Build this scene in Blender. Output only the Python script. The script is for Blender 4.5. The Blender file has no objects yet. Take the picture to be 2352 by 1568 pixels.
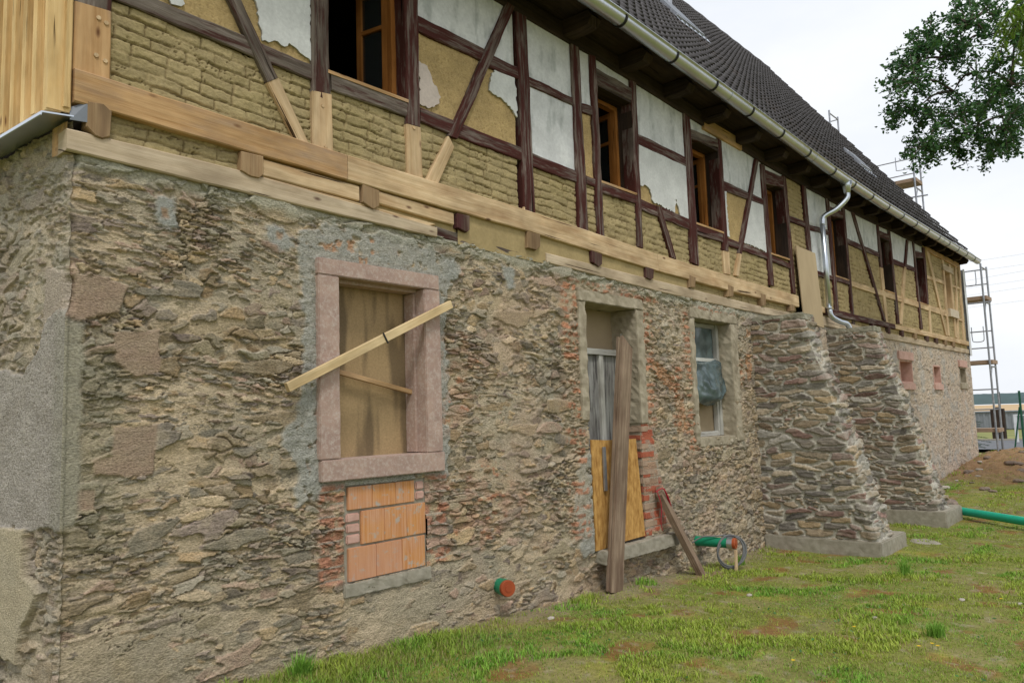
# Half-timbered farmhouse under repair. World: x along the facade, y into the house, z up (metres).
import bpy, bmesh, math, random
import numpy as np
from mathutils import Matrix, Vector
sc = bpy.context.scene
# ---------------------------------------------------------------- camera
YAW = math.radians(41.4); PITCH = math.atan(178/1765.); ROLL = 0.033
CAM = np.array([-1.31, -3.95, 1.6])
fw = np.array([math.cos(YAW)*math.cos(PITCH), math.sin(YAW)*math.cos(PITCH), math.sin(PITCH)])
r0 = np.array([math.sin(YAW), -math.cos(YAW), 0.]); u0 = np.cross(r0, fw)
Rv = math.cos(ROLL)*r0 - math.sin(ROLL)*u0; Uv = math.sin(ROLL)*r0 + math.cos(ROLL)*u0
cd = bpy.data.cameras.new('camera'); cam = bpy.data.objects.new('camera', cd); sc.collection.objects.link(cam)
M = Matrix(((Rv[0], Uv[0], -fw[0], CAM[0]), (Rv[1], Uv[1], -fw[1], CAM[1]), (Rv[2], Uv[2], -fw[2], CAM[2]), (0, 0, 0, 1)))
cam.matrix_world = M
cd.sensor_width = 36; cd.lens = 36*1765/2352.; cd.clip_start = 0.05; cd.clip_end = 6000
sc.camera = cam
# ---------------------------------------------------------------- sky, sun, exposure
SUN_EL, SUN_AZ = math.radians(57), math.radians(232)     # azimuth of the sun measured from +x towards +y
w = bpy.data.worlds.new('World'); sc.world = w; w.use_nodes = True
nt = w.node_tree; nt.nodes.clear(); L = nt.links.new
out = nt.nodes.new('ShaderNodeOutputWorld'); bg = nt.nodes.new('ShaderNodeBackground')
sky = nt.nodes.new('ShaderNodeTexSky'); sky.sky_type = 'NISHITA'; sky.sun_disc = False
sky.sun_elevation = SUN_EL; sky.sun_rotation = math.pi/2 - SUN_AZ
sky.air_density = 1.0; sky.dust_density = 3.0
tc = nt.nodes.new('ShaderNodeTexCoord'); mp = nt.nodes.new('ShaderNodeMapping'); mp.inputs['Scale'].default_value = (1.0, 1.0, 2.6)
n1 = nt.nodes.new('ShaderNodeTexNoise'); n1.inputs['Scale'].default_value = 2.2; n1.inputs['Detail'].default_value = 7; n1.inputs['Roughness'].default_value = .55
cr = nt.nodes.new('ShaderNodeValToRGB')
cr.color_ramp.elements[0].position = .3; cr.color_ramp.elements[0].color = (7.2, 7.6, 8.2, 1)
cr.color_ramp.elements[1].position = .62; cr.color_ramp.elements[1].color = (8.6, 8.75, 9.0, 1)
mx = nt.nodes.new('ShaderNodeMix'); mx.data_type = 'RGBA'; mx.inputs[0].default_value = .93
L(tc.outputs['Generated'], mp.inputs['Vector']); L(mp.outputs['Vector'], n1.inputs['Vector']); L(n1.outputs['Fac'], cr.inputs['Fac'])
L(sky.outputs['Color'], mx.inputs[6]); L(cr.outputs['Color'], mx.inputs[7]); L(mx.outputs[2], bg.inputs['Color'])
bg.inputs['Strength'].default_value = .1; L(bg.outputs['Background'], out.inputs['Surface'])
sd = bpy.data.lights.new('sun', 'SUN'); sd.energy = 1.5; sd.angle = math.radians(12); sd.color = (1, .97, .92)
sun = bpy.data.objects.new('sun', sd); sc.collection.objects.link(sun)
sdir = Vector((math.cos(SUN_AZ)*math.cos(SUN_EL), math.sin(SUN_AZ)*math.cos(SUN_EL), math.sin(SUN_EL)))
sun.rotation_euler = sdir.to_track_quat('Z', 'Y').to_euler()
sc.view_settings.view_transform = 'Standard'; sc.view_settings.look = 'None'
sc.view_settings.exposure = 0.3; sc.view_settings.gamma = 1
sc.render.engine = 'CYCLES'; sc.render.resolution_x = 1024; sc.render.resolution_y = 682
sc.cycles.max_bounces = 6
# measured facade geometry, metres: (x, z)
DATA={'W': {'blobcore': [[(0.434, 2.755), (0.475, 2.758), (0.471, 2.715), (0.439, 2.709)], [(1.113, 2.74), (1.153, 2.736), (1.142, 2.693), (1.113, 2.699)]],
       'brickpier': [(4.87, 1.515), (5.176, 1.507), (5.434, 0.502), (4.977, 0.506)],
       'brickspots': [[(1.428, 2.717), (1.476, 2.724), (1.495, 2.677), (1.446, 2.687)], [(1.49, 2.727), (1.579, 2.757), (1.544, 2.676), (1.499, 2.674)],
                      [(1.61, 2.762), (1.676, 2.776), (1.659, 2.697), (1.619, 2.704)], [(1.797, 2.808), (1.83, 2.813), (1.824, 2.781), (1.802, 2.783)],
                      [(1.806, 2.718), (1.871, 2.731), (1.865, 2.706), (1.811, 2.705)], [(1.705, 2.665), (1.768, 2.669), (1.762, 2.634), (1.715, 2.636)],
                      [(5.239, 2.146), (5.408, 2.096), (5.788, 1.861), (5.691, 1.804), (5.304, 1.966)], [(5.642, 1.766), (5.852, 1.747), (5.89, 1.404), (5.699, 1.392)],
                      [(7.374, 2.291), (7.524, 2.275), (7.478, 1.963), (7.356, 1.961)], [(7.416, 2.581), (7.568, 2.568), (7.558, 2.5), (7.405, 2.5)]],
       'cement': [[(1.25, 2.72), (1.42, 2.85), (2.2, 2.87), (2.62, 2.74), (2.47, 2.45), (2.46, 1.2), (1.42, 1.2), (1.29, 1.3), (1.28, 2.5)],
                  [(1.32, 1.8), (1.14, 1.55), (1.24, 1.38), (1.26, 1.15), (1.42, 1.15), (1.42, 1.8)], [(3.98, 1.25), (4.2, 1.3), (4.2, 0.45), (4.0, 0.4), (3.9, 0.8)],
                  [(6.214, 2.805), (7.234, 2.784), (7.187, 2.714), (6.194, 2.636)]],
       'greyblob': [[(0.41, 2.83), (0.502, 2.82), (0.532, 2.674), (0.486, 2.638), (0.394, 2.706)], [(1.045, 2.776), (1.159, 2.78), (1.242, 2.665), (1.124, 2.627), (1.034, 2.707)],
                    [(2.472, 2.77), (2.564, 2.782), (2.599, 2.641), (2.492, 2.6), (2.444, 2.69)], [(3.074, 2.79), (3.227, 2.788), (3.218, 2.609), (3.156, 2.602)]],
       'peb': [(0.042, 2.211), (0.169, 2.151), (0.256, 2.02), (0.427, 1.898), (0.652, 1.938), (0.765, 1.969), (1.123, 1.981), (1.042, 1.14), (0.696, 1.142), (0.31, 1.149), (0.027, 1.157)],
       'pink': [[(-0.002, 2.364), (0.13, 2.363), (0.278, 2.327), (0.239, 2.191), (0.049, 2.134), (-0.001, 2.155)], [(0.216, 2.086), (0.438, 2.117), (0.436, 1.902), (0.319, 1.868), (0.222, 1.948)],
                [(0.224, 1.624), (0.426, 1.631), (0.412, 1.375), (0.134, 1.396), (0.124, 1.471), (0.211, 1.49)], [(0.057, 1.341), (0.137, 1.33), (0.14, 1.236), (0.062, 1.245)],
                [(-0.188, 2.26), (-0.017, 2.354), (-0.012, 2.154), (-0.071, 2.133)]],
       'pinktone': [[(2.415, 2.189), (2.759, 2.199), (2.793, 1.687), (2.469, 1.536), (2.411, 1.691)], [(1.364, 1.224), (1.533, 1.209), (1.526, 0.622), (1.35, 0.654)],
                    [(2.4, 1.25), (2.9, 1.3), (3.3, 1.0), (3.0, 0.75), (2.4, 0.6)]],
       'smooth': [(1.041, 1.128), (0.696, 1.138), (0.31, 1.149), (0.317, 1.117), (0.305, 0.938), (0.131, 0.872), (0.311, 0.682), (0.358, 0.518), (0.54, 0.525), (0.64, 0.466), (0.968, 0.381)]},
 'joists': [('end', [(0.055, 3.217), (0.129, 3.223), (0.169, 3.194), (0.162, 3.061), (0.128, 3.041), (0.092, 3.047), (0.051, 3.085)]),
            ('end', [(0.867, 3.161), (1.006, 3.164), (1.006, 3.054), (0.978, 3.027), (0.923, 3.026), (0.864, 3.048)]),
            ('end', [(1.72, 3.147), (1.855, 3.134), (1.853, 3.026), (1.802, 2.996), (1.714, 3.029)]), ('endold', [(2.573, 3.112), (2.703, 3.115), (2.699, 3.006), (2.667, 2.983), (2.569, 3.004)]),
            ('end', [(3.369, 3.108), (3.53, 3.105), (3.525, 3.002), (3.471, 2.965), (3.357, 2.97)]), ('endold', [(4.243, 3.076), (4.412, 3.064), (4.405, 2.97), (4.353, 2.939), (4.249, 2.973)]),
            ('endold', [(5.159, 3.047), (5.304, 3.039), (5.29, 2.945), (5.244, 2.922), (5.149, 2.935)]), ('end', [(6.027, 3.073), (6.168, 3.054), (6.143, 2.944), (6.011, 2.929)]),
            ('end', [(6.939, 3.067), (7.088, 3.052), (7.054, 2.933), (6.919, 2.919)]), ('end', [(7.82, 3.057), (7.99, 3.049), (7.953, 2.913), (7.841, 2.889)]),
            ('end', [(8.764, 3.003), (8.906, 2.998), (8.891, 2.916), (8.738, 2.904)]), ('endold', [(12.234, 2.99), (12.347, 2.99), (12.347, 2.875), (12.234, 2.875)]),
            ('endold', [(13.122, 2.99), (13.248, 2.99), (13.248, 2.875), (13.122, 2.875)]), ('endold', [(13.951, 2.99), (14.088, 2.99), (14.088, 2.875), (13.951, 2.875)]),
            ('end', [(14.829, 2.99), (14.98, 2.99), (14.98, 2.875), (14.829, 2.875)]), ('endold', [(15.712, 2.99), (15.876, 2.99), (15.876, 2.875), (15.712, 2.875)]),
            ('endold', [(16.447, 2.99), (16.624, 2.99), (16.624, 2.875), (16.447, 2.875)]), ('end', [(17.219, 2.99), (17.408, 2.99), (17.408, 2.875), (17.219, 2.875)]),
            ('end', [(17.947, 2.99), (18.15, 2.99), (18.15, 2.875), (17.947, 2.875)])],
 'timbers': [('post', 'newor', [(-0.005, 3.715), (0.168, 3.727), (0.168, 3.367), (-0.005, 3.364)], 0.004), ('post', 'old', [(-0.005, 5.0), (0.168, 5.0), (0.168, 3.727), (-0.005, 3.715)], 0.0),
             ('post', 'old', [(1.352, 5.0), (1.478, 5.0), (1.49, 3.64), (1.36, 3.66)], 0.006), ('post', 'new', [(1.356, 3.677), (1.506, 3.694), (1.511, 3.322), (1.357, 3.331)], 0.006),
             ('post', 'red', [(2.127, 4.665), (2.26, 4.721), (2.257, 3.686), (2.13, 3.677)], 0.006), ('post', 'new', [(2.127, 3.674), (2.26, 3.681), (2.271, 3.301), (2.129, 3.307)], 0.004),
             ('post', 'red', [(3.346, 4.989), (3.487, 5.045), (3.511, 3.276), (3.367, 3.274)], 0.006), ('post', 'red', [(4.107, 4.981), (4.232, 4.984), (4.256, 3.25), (4.107, 3.257)], 0.006),
             ('post', 'red', [(4.394, 4.965), (4.498, 4.975), (4.506, 3.241), (4.399, 3.252)], 0.006), ('post', 'red', [(5.09, 4.941), (5.196, 4.938), (5.169, 3.235), (5.081, 3.239)], 0.006),
             ('post', 'red', [(6.158, 4.901), (6.305, 4.882), (6.317, 3.208), (6.143, 3.224)], 0.006), ('post', 'red', [(6.962, 4.818), (7.054, 4.813), (7.065, 3.474), (6.929, 3.471)], 0.006),
             ('post', 'red', [(8.157, 4.79), (8.288, 4.789), (8.331, 3.201), (8.187, 3.203)], 0.006), ('post', 'red', [(8.867, 4.79), (8.996, 4.785), (9.056, 3.167), (8.951, 3.176)], 0.006),
             ('post', 'red', [(9.566, 4.805), (9.72, 4.802), (9.769, 3.84), (9.63, 3.841)], 0.006), ('post', 'red', [(10.54, 4.806), (10.671, 4.766), (10.73, 3.07), (10.58, 3.073)], 0.006),
             ('post', 'red', [(11.261, 4.794), (11.369, 4.797), (11.445, 2.885), (11.345, 2.887)], 0.006), ('post', 'red', [(13.055, 4.837), (13.161, 4.827), (13.213, 4.056), (13.061, 4.056)], 0.006),
             ('post', 'red', [(13.75, 4.828), (13.853, 4.825), (13.988, 3.108), (13.861, 3.109)], 0.006), ('post', 'red', [(15.399, 4.875), (15.497, 4.869), (15.592, 3.116), (15.437, 3.121)], 0.006),
             ('post', 'red', [(16.148, 4.869), (16.314, 4.871), (16.248, 3.672), (16.101, 3.68)], 0.006), ('post', 'new', [(6.935, 3.467), (7.097, 3.473), (7.09, 3.202), (6.938, 3.197)], 0.0),
             ('post', 'new', [(13.06, 4.052), (13.231, 4.055), (13.268, 3.075), (13.135, 3.084)], 0.0), ('post', 'new', [(16.222, 3.669), (16.372, 3.665), (16.315, 3.077), (16.176, 3.09)], 0.0),
             ('post', 'new', [(17.769, 4.918), (17.921, 4.915), (17.852, 3.113), (17.708, 3.116)], 0.004), ('post', 'new', [(18.392, 4.809), (18.573, 4.808), (18.572, 3.108), (18.419, 3.111)], 0.004),
             ('post', 'new', [(19.041, 4.894), (19.17, 4.899), (18.776, 3.095), (18.599, 3.097)], 0.004), ('post', 'new', [(19.391, 4.915), (19.571, 4.925), (19.397, 3.08), (19.233, 3.084)], 0.004),
             ('brace', 'old', [(0.78, 4.073), (0.857, 4.104), (1.118, 3.684), (1.046, 3.632)], 0.012), ('brace', 'new', [(1.046, 3.63), (1.121, 3.683), (1.332, 3.33), (1.233, 3.333)], 0.008),
             ('brace', 'red', [(3.232, 5.012), (3.331, 5.006), (2.624, 3.691), (2.527, 3.693)], 0.012), ('brace', 'new', [(2.527, 3.69), (2.585, 3.614), (2.413, 3.296), (2.295, 3.3)], 0.008),
             ('brace', 'red', [(5.461, 3.722), (5.564, 3.724), (5.816, 3.212), (5.709, 3.222)], 0.008), ('brace', 'red', [(7.994, 4.814), (8.098, 4.812), (7.417, 3.49), (7.326, 3.494)], 0.01),
             ('brace', 'new', [(7.33, 3.491), (7.42, 3.487), (7.293, 3.206), (7.189, 3.206)], 0.008), ('brace', 'red', [(11.713, 4.8), (11.828, 4.803), (13.125, 3.093), (12.988, 3.101)], 0.01),
             ('brace', 'red', [(14.94, 4.836), (15.064, 4.834), (14.745, 4.261), (14.609, 4.26)], 0.01), ('brace', 'new', [(14.601, 4.256), (14.745, 4.258), (14.144, 3.109), (14.029, 3.111)], 0.008),
             ('brace', 'new', [(16.388, 4.893), (16.591, 4.893), (17.635, 3.1), (17.47, 3.114)], 0.008), ('rail', 'old', [(0.168, 3.9), (1.352, 3.845), (1.354, 3.745), (0.168, 3.8)], 0.002),
             ('rail', 'old', [(1.5, 3.849), (2.139, 3.834), (2.136, 3.727), (1.507, 3.725)], 0.002), ('rail', 'red', [(2.264, 3.836), (3.367, 3.812), (3.361, 3.697), (2.261, 3.723)], 0),
             ('rail', 'red', [(3.495, 3.799), (4.136, 3.786), (4.128, 3.674), (3.5, 3.685)], 0), ('rail', 'red', [(4.262, 3.778), (4.403, 3.777), (4.41, 3.696), (4.261, 3.697)], 0.0),
             ('rail', 'red', [(4.486, 3.773), (5.103, 3.764), (5.104, 3.669), (4.491, 3.663)], 0.004), ('rail', 'red', [(5.184, 3.736), (6.199, 3.71), (6.195, 3.579), (5.18, 3.628)], 0.0),
             ('rail', 'red', [(6.301, 3.675), (6.964, 3.678), (6.971, 3.561), (6.31, 3.553)], 0.004), ('rail', 'red', [(7.066, 3.646), (8.18, 3.619), (8.18, 3.533), (7.075, 3.55)], 0.0),
             ('rail', 'red', [(8.331, 3.603), (9.011, 3.568), (9.008, 3.496), (8.326, 3.519)], 0.004), ('rail', 'red', [(9.789, 3.604), (10.626, 3.608), (10.633, 3.532), (9.801, 3.52)], 0.0),
             ('rail', 'red', [(10.672, 3.608), (11.367, 3.628), (11.373, 3.544), (10.679, 3.533)], 0.004), ('rail', 'new', [(11.426, 3.623), (17.968, 3.68), (17.887, 3.542), (11.42, 3.532)], 0.0),
             ('rail', 'new', [(18.77, 3.611), (19.336, 3.605), (19.31, 3.543), (18.742, 3.54)], 0.0), ('rail', 'red', [(2.26, 4.524), (2.957, 4.517), (2.912, 4.401), (2.263, 4.4)], 0.0),
             ('rail', 'red', [(3.016, 4.492), (3.349, 4.5), (3.359, 4.392), (2.981, 4.377)], 0.0), ('rail', 'red', [(3.486, 4.466), (4.099, 4.464), (4.102, 4.391), (3.486, 4.385)], 0.0),
             ('rail', 'red', [(4.243, 4.451), (4.407, 4.466), (4.406, 4.382), (4.247, 4.365)], 0.0), ('rail', 'red', [(5.171, 4.415), (6.149, 4.402), (6.16, 4.292), (5.177, 4.295)], 0.0),
             ('rail', 'red', [(7.047, 4.325), (8.191, 4.327), (8.197, 4.241), (7.044, 4.206)], 0.0), ('rail', 'red', [(9.014, 4.263), (9.651, 4.279), (9.663, 4.184), (9.021, 4.177)], 0.0),
             ('rail', 'red', [(9.724, 4.255), (10.603, 4.31), (10.605, 4.234), (9.725, 4.174)], 0.0), ('rail', 'red', [(11.359, 4.312), (13.099, 4.315), (13.106, 4.227), (11.357, 4.216)], 0.0),
             ('rail', 'red', [(13.857, 4.322), (15.41, 4.345), (15.412, 4.254), (13.854, 4.22)], 0.0), ('rail', 'new', [(16.308, 4.298), (17.847, 4.347), (17.846, 4.264), (16.316, 4.221)], 0.0),
             ('rail', 'new', [(18.52, 4.35), (19.313, 4.362), (19.302, 4.308), (18.517, 4.289)], 0.0), ('lintel', 'old', [(4.49, 4.869), (5.106, 4.864), (5.103, 4.727), (4.49, 4.715)], 0.004),
             ('lintel', 'old', [(6.291, 4.757), (6.956, 4.808), (6.956, 4.702), (6.294, 4.647)], 0.004), ('lintel', 'red', [(8.281, 4.745), (8.886, 4.772), (8.877, 4.627), (8.274, 4.543)], 0.004),
             ('lintel', 'red', [(10.657, 4.697), (11.256, 4.728), (11.25, 4.613), (10.653, 4.548)], 0.004),
             ('lintel', 'red', [(13.135, 4.727), (13.748, 4.749), (13.74, 4.65), (13.154, 4.616)], 0.004),
             ('lintel', 'red', [(15.461, 4.703), (16.176, 4.751), (16.155, 4.638), (15.46, 4.554)], 0.004),
             ('sill_beam', 'newor', [(-0.005, 3.364), (1.598, 3.317), (1.598, 3.15), (-0.005, 3.195)], 0.03),
             ('sill_beam', 'new', [(1.602, 3.317), (3.378, 3.284), (5.386, 3.204), (5.4, 3.028), (3.369, 3.108), (1.602, 3.15)], 0.03),
             ('sill_beam', 'new', [(5.39, 3.204), (7.3, 3.165), (9.066, 3.139), (9.066, 2.985), (7.3, 2.99), (5.4, 3.028)], 0.03),
             ('sill_beam', 'new', [(9.86, 3.09), (10.07, 3.07), (10.07, 2.985), (9.86, 2.99)], 0.025), ('sill_beam', 'red', [(10.07, 3.075), (13.57, 3.07), (13.58, 2.985), (10.07, 2.968)], 0.03),
             ('sill_beam', 'new', [(13.575, 3.07), (19.6, 3.085), (19.6, 2.98), (13.585, 2.985)], 0.03),
             ('wall_plate', 'new2', [(-0.03, 3.058), (0.85, 3.052), (2.38, 2.975), (2.375, 2.902), (1.0, 2.925), (-0.03, 2.951)], 0.02),
             ('wall_plate', 'old', [(2.385, 2.985), (3.05, 2.945), (3.617, 2.925), (3.614, 2.87), (3.0, 2.885), (2.385, 2.915)], 0.0),
             ('wall_plate', 'new2', [(3.618, 2.968), (6.005, 2.925), (7.9, 2.89), (9.0, 2.89), (9.0, 2.8), (7.17, 2.8), (5.46, 2.822), (3.618, 2.885)], 0.015),
             ('wall_plate', 'new2', [(9.86, 2.94), (12.5, 2.885), (19.6, 2.89), (19.6, 2.79), (12.5, 2.775), (9.86, 2.8)], 0.015),
             ('filler_board', 'new', [(1.01, 3.152), (1.7, 3.135), (1.7, 3.035), (1.01, 3.05)], 0.015),
             ('filler_board', 'new', [(1.01, 3.047), (1.85, 3.018), (2.38, 2.998), (2.38, 2.973), (1.01, 3.02)], 0.012),
             ('filler_board', 'new', [(1.857, 3.135), (2.55, 3.11), (2.55, 3.02), (1.857, 3.05)], 0.015),
             ('eave_board', 'newor', [(6.633, 4.991), (7.615, 4.972), (7.594, 4.826), (6.615, 4.844)], 0.012),
             ('top_plate', 'newor', [(16.356, 4.922), (19.407, 4.955), (19.354, 4.821), (16.467, 4.826)], 0.012),
             ('top_plate', 'dark',  # near-black wood here puts the shadow under the eaves into the colour
              [(-0.3, 5.18), (3.49, 5.136), (4.6, 5.125), (5.09, 5.101), (6.158, 5.061), (8.268, 4.976), (9.553, 4.962), (10.656, 4.956), (12.5, 4.96), (14, 5.0), (16.1, 5.035), (16.1, 4.875),
               (14, 4.84), (12.5, 4.8), (10.656, 4.796), (9.553, 4.802), (8.268, 4.816), (6.158, 4.901), (5.09, 4.941), (4.6, 4.965), (3.49, 4.976), (-0.3, 5.02)],
              0.01)]}
# ---------------------------------------------------------------- noise
rng = np.random.default_rng(7)
def hsh(i, j, s):
    i = i.astype(np.int64); j = j.astype(np.int64)
    h = (i*374761393 + j*668265263 + s*1442695041) & 0x7fffffff
    h = ((h ^ (h >> 13))*1274126177) & 0x7fffffff
    return ((h ^ (h >> 16)) & 0xffff)/65535.
def pn(x, y, s=0):
    xi = np.floor(x); yi = np.floor(y); fx = x-xi; fy = y-yi
    ux = fx*fx*fx*(fx*(fx*6-15)+10); uy = fy*fy*fy*(fy*(fy*6-15)+10)
    def g(a, b):
        t = hsh(xi+a, yi+b, s)*2*math.pi
        return np.cos(t)*(fx-a) + np.sin(t)*(fy-b)
    return ((g(0, 0)*(1-ux)+g(1, 0)*ux)*(1-uy) + (g(0, 1)*(1-ux)+g(1, 1)*ux)*uy)*1.5
def fbm(x, y, o=4, s=0, r=.5):
    t = 0; a = 1; n = 0
    for k in range(o):
        t = t + a*pn(x*2**k, y*2**k, s+k*17); n += a; a *= r
    return t/n
def ridge(x, y, o=3, s=0):
    t = 0; a = 1; n = 0
    for k in range(o):
        t = t + a*(1-np.abs(pn(x*2**k, y*2**k, s+k*13))*2); n += a; a *= .55
    return t/n
def ss(a, b, x): t = np.clip((x-a)/(b-a), 0, 1); return t*t*(3-2*t)
def sdpoly(x, y, P):
    d = np.full(x.shape, 1e9); ins = np.zeros(x.shape, bool); n = len(P)
    for i in range(n):
        ax, ay = P[i]; bx, by = P[(i+1) % n]
        ex, ey = bx-ax, by-ay; wx, wy = x-ax, y-ay
        t = np.clip((wx*ex+wy*ey)/(ex*ex+ey*ey+1e-12), 0, 1)
        d = np.minimum(d, (wx-ex*t)**2+(wy-ey*t)**2)
        c = ((ay > y) != (by > y)) & (x < (bx-ax)*(y-ay)/(by-ay+1e-12)+ax)
        ins ^= c
    d = np.sqrt(d); return np.where(ins, -d, d)
def mask(x, y, P, soft=.02, wob=.03, f=12, s=5):
    x0 = min(p[0] for p in P)-.2; x1 = max(p[0] for p in P)+.2; y0 = min(p[1] for p in P)-.2; y1 = max(p[1] for p in P)+.2
    m = np.zeros(x.shape); b = (x > x0) & (x < x1) & (y > y0) & (y < y1)
    if b.any():
        d = sdpoly(x[b], y[b], P) + wob*fbm(x[b]*f, y[b]*f, 3, s)
        m[b] = ss(soft, -soft, d)
    return m
def stones(x, z, rowh, colw, seed, warp=.02, wf=8, gap=.012):
    """irregular coursed stones: id hash, distance to the joint (m), local coords"""
    r = np.random.default_rng(seed)
    zw = z + warp*fbm(x*wf*.5, z*wf, 3, seed+1) + .8*rowh[0]*pn(x*1.3, z*1.3, seed+9); xw = x + 1.6*warp*fbm(x*wf*.6, z*wf*1.2, 3, seed+2)
    zb = [z.min()-.5]
    while zb[-1] < z.max()+.5: zb.append(zb[-1]+r.uniform(*rowh))
    zb = np.array(zb); ri = np.clip(np.searchsorted(zb, zw)-1, 0, len(zb)-2)
    d = np.empty(x.shape); sid = np.empty(x.shape, np.int64); lx = np.empty(x.shape); lz = np.empty(x.shape)
    for k in range(len(zb)-1):
        b = ri == k
        if not b.any(): continue
        xb = [x.min()-.8-r.uniform(0, .3)]
        while xb[-1] < x.max()+.8: xb.append(xb[-1]+r.uniform(*colw)*(.6+.8*(zb[k+1]-zb[k])/np.mean(rowh)))
        xb = np.array(xb); xx = xw[b]; ci = np.clip(np.searchsorted(xb, xx)-1, 0, len(xb)-2)
        hw = (xb[ci+1]-xb[ci])/2; hh = (zb[k+1]-zb[k])/2
        u = xx-(xb[ci]+hw); v = zw[b]-(zb[k]+hh)
        rad = np.minimum(hh*.8, hw*.6)
        qx = np.abs(u)-(hw-gap/2)+rad; qy = np.abs(v)-(hh-gap/2)+rad
        dd = np.minimum(np.maximum(qx, qy), 0)+np.hypot(np.maximum(qx, 0), np.maximum(qy, 0))-rad
        d[b] = -dd; sid[b] = k*1000+ci; lx[b] = u/hw; lz[b] = v/hh
    rn = lambda s: hsh(sid, sid*0+seed, s)
    return rn, d, lx, lz
def voro(x, z, ax, az, seed, warp=.25, wf=1.2, jz=.42):
    """flat-lying angular cells: hash fn, edge distance (0..~.5), offsets from the seed point"""
    u = x/ax+warp*pn(x/ax*wf, z/az*wf, seed+1); v = z/az+warp*pn(x/ax*wf+7, z/az*wf, seed+2); ui = np.floor(u); vi = np.floor(v)
    f1 = np.full(x.shape, 9.); f2 = np.full(x.shape, 9.); sid = np.zeros(x.shape, np.int64); ou = np.zeros(x.shape); ov = np.zeros(x.shape)
    for a in (-1, 0, 1):
        for b in (-1, 0, 1):
            ci, cj = ui+a, vi+b; px = ci+.5+.46*(2*hsh(ci, cj, seed+3)-1)+.5*(cj % 2); py = cj+.5+jz*(2*hsh(ci, cj, seed+4)-1)
            du = u-px+.25; dv = v-py; dd = np.maximum(np.abs(du), np.abs(dv))*.55+np.hypot(du, dv)*.45
            n_ = dd < f1; f2 = np.where(n_, f1, np.minimum(f2, dd)); f1 = np.where(n_, dd, f1); sid = np.where(n_, (ci*7919+cj*104729).astype(np.int64), sid); ou = np.where(n_, du, ou); ov = np.where(n_, dv, ov)
    return (lambda s: hsh(sid, sid*0+seed, s)), f2-f1, ou, ov
# ---------------------------------------------------------------- object helpers
COL = sc.collection
def empty(name, loc=(0, 0, 0), rz=0):
    o = bpy.data.objects.new(name, None); COL.objects.link(o); o.location = loc; o.rotation_euler = (0, 0, rz); o.empty_display_size = .2
    return o
def tag(o, label=None, cat=None, group=None, kind=None):
    if label: o['label'] = label
    if cat: o['category'] = cat
    if group: o['group'] = group
    if kind: o['kind'] = kind
    return o
def link(name, me, mat=None, parent=None):
    o = bpy.data.objects.new(name, me); COL.objects.link(o)
    if mat is not None: me.materials.append(mat)
    if parent is not None:
        o.parent = parent
        wm = world(parent); o.matrix_parent_inverse = wm.inverted()
    return o
def world(o):
    m = Matrix.LocRotScale(o.location, o.rotation_euler, None)
    if o.parent is not None: m = world(o.parent) @ o.matrix_parent_inverse @ m
    return m
def mesh(name, V, Fc, mat, parent=None, col=None, uv=None, smooth=False, mats=None, mi=None):
    me = bpy.data.meshes.new(name); V = np.asarray(V, np.float32).reshape(-1, 3)
    if isinstance(Fc, np.ndarray):
        n, k = Fc.shape
        me.vertices.add(len(V)); me.vertices.foreach_set('co', V.ravel())
        me.loops.add(n*k); me.loops.foreach_set('vertex_index', Fc.astype(np.int32).ravel())
        me.polygons.add(n); me.polygons.foreach_set('loop_start', np.arange(0, n*k, k, dtype=np.int32))
        me.update(calc_edges=True)
    else: me.from_pydata([tuple(map(float, v)) for v in V], [], Fc); me.update()
    if smooth: me.polygons.foreach_set('use_smooth', np.ones(len(me.polygons), bool))
    if col is not None:
        a = me.color_attributes.new('Col', 'FLOAT_COLOR', 'POINT')
        c = np.ones((len(V), 4), np.float32); c[:, :3] = np.asarray(col).reshape(-1, 3); a.data.foreach_set('color', c.ravel())
    if uv is not None:
        ul = me.uv_layers.new(name='UVMap'); vi = np.empty(len(me.loops), np.int32); me.loops.foreach_get('vertex_index', vi)
        ul.data.foreach_set('uv', np.asarray(uv, np.float32).reshape(-1, 2)[vi].ravel())
    if mi is not None:
        for m_ in mats: me.materials.append(m_)
        me.polygons.foreach_set('material_index', np.asarray(mi, np.int32)); mat = None
    me.validate()
    return link(name, me, mat, parent)
def gridfaces(nu, nv, keep=None):
    i = np.arange(nu-1)[:, None]*nv + np.arange(nv-1)[None, :]
    f = np.stack([i, i+nv, i+nv+1, i+1], -1).reshape(-1, 4)
    return f if keep is None else f[keep.reshape(-1)]
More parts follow.
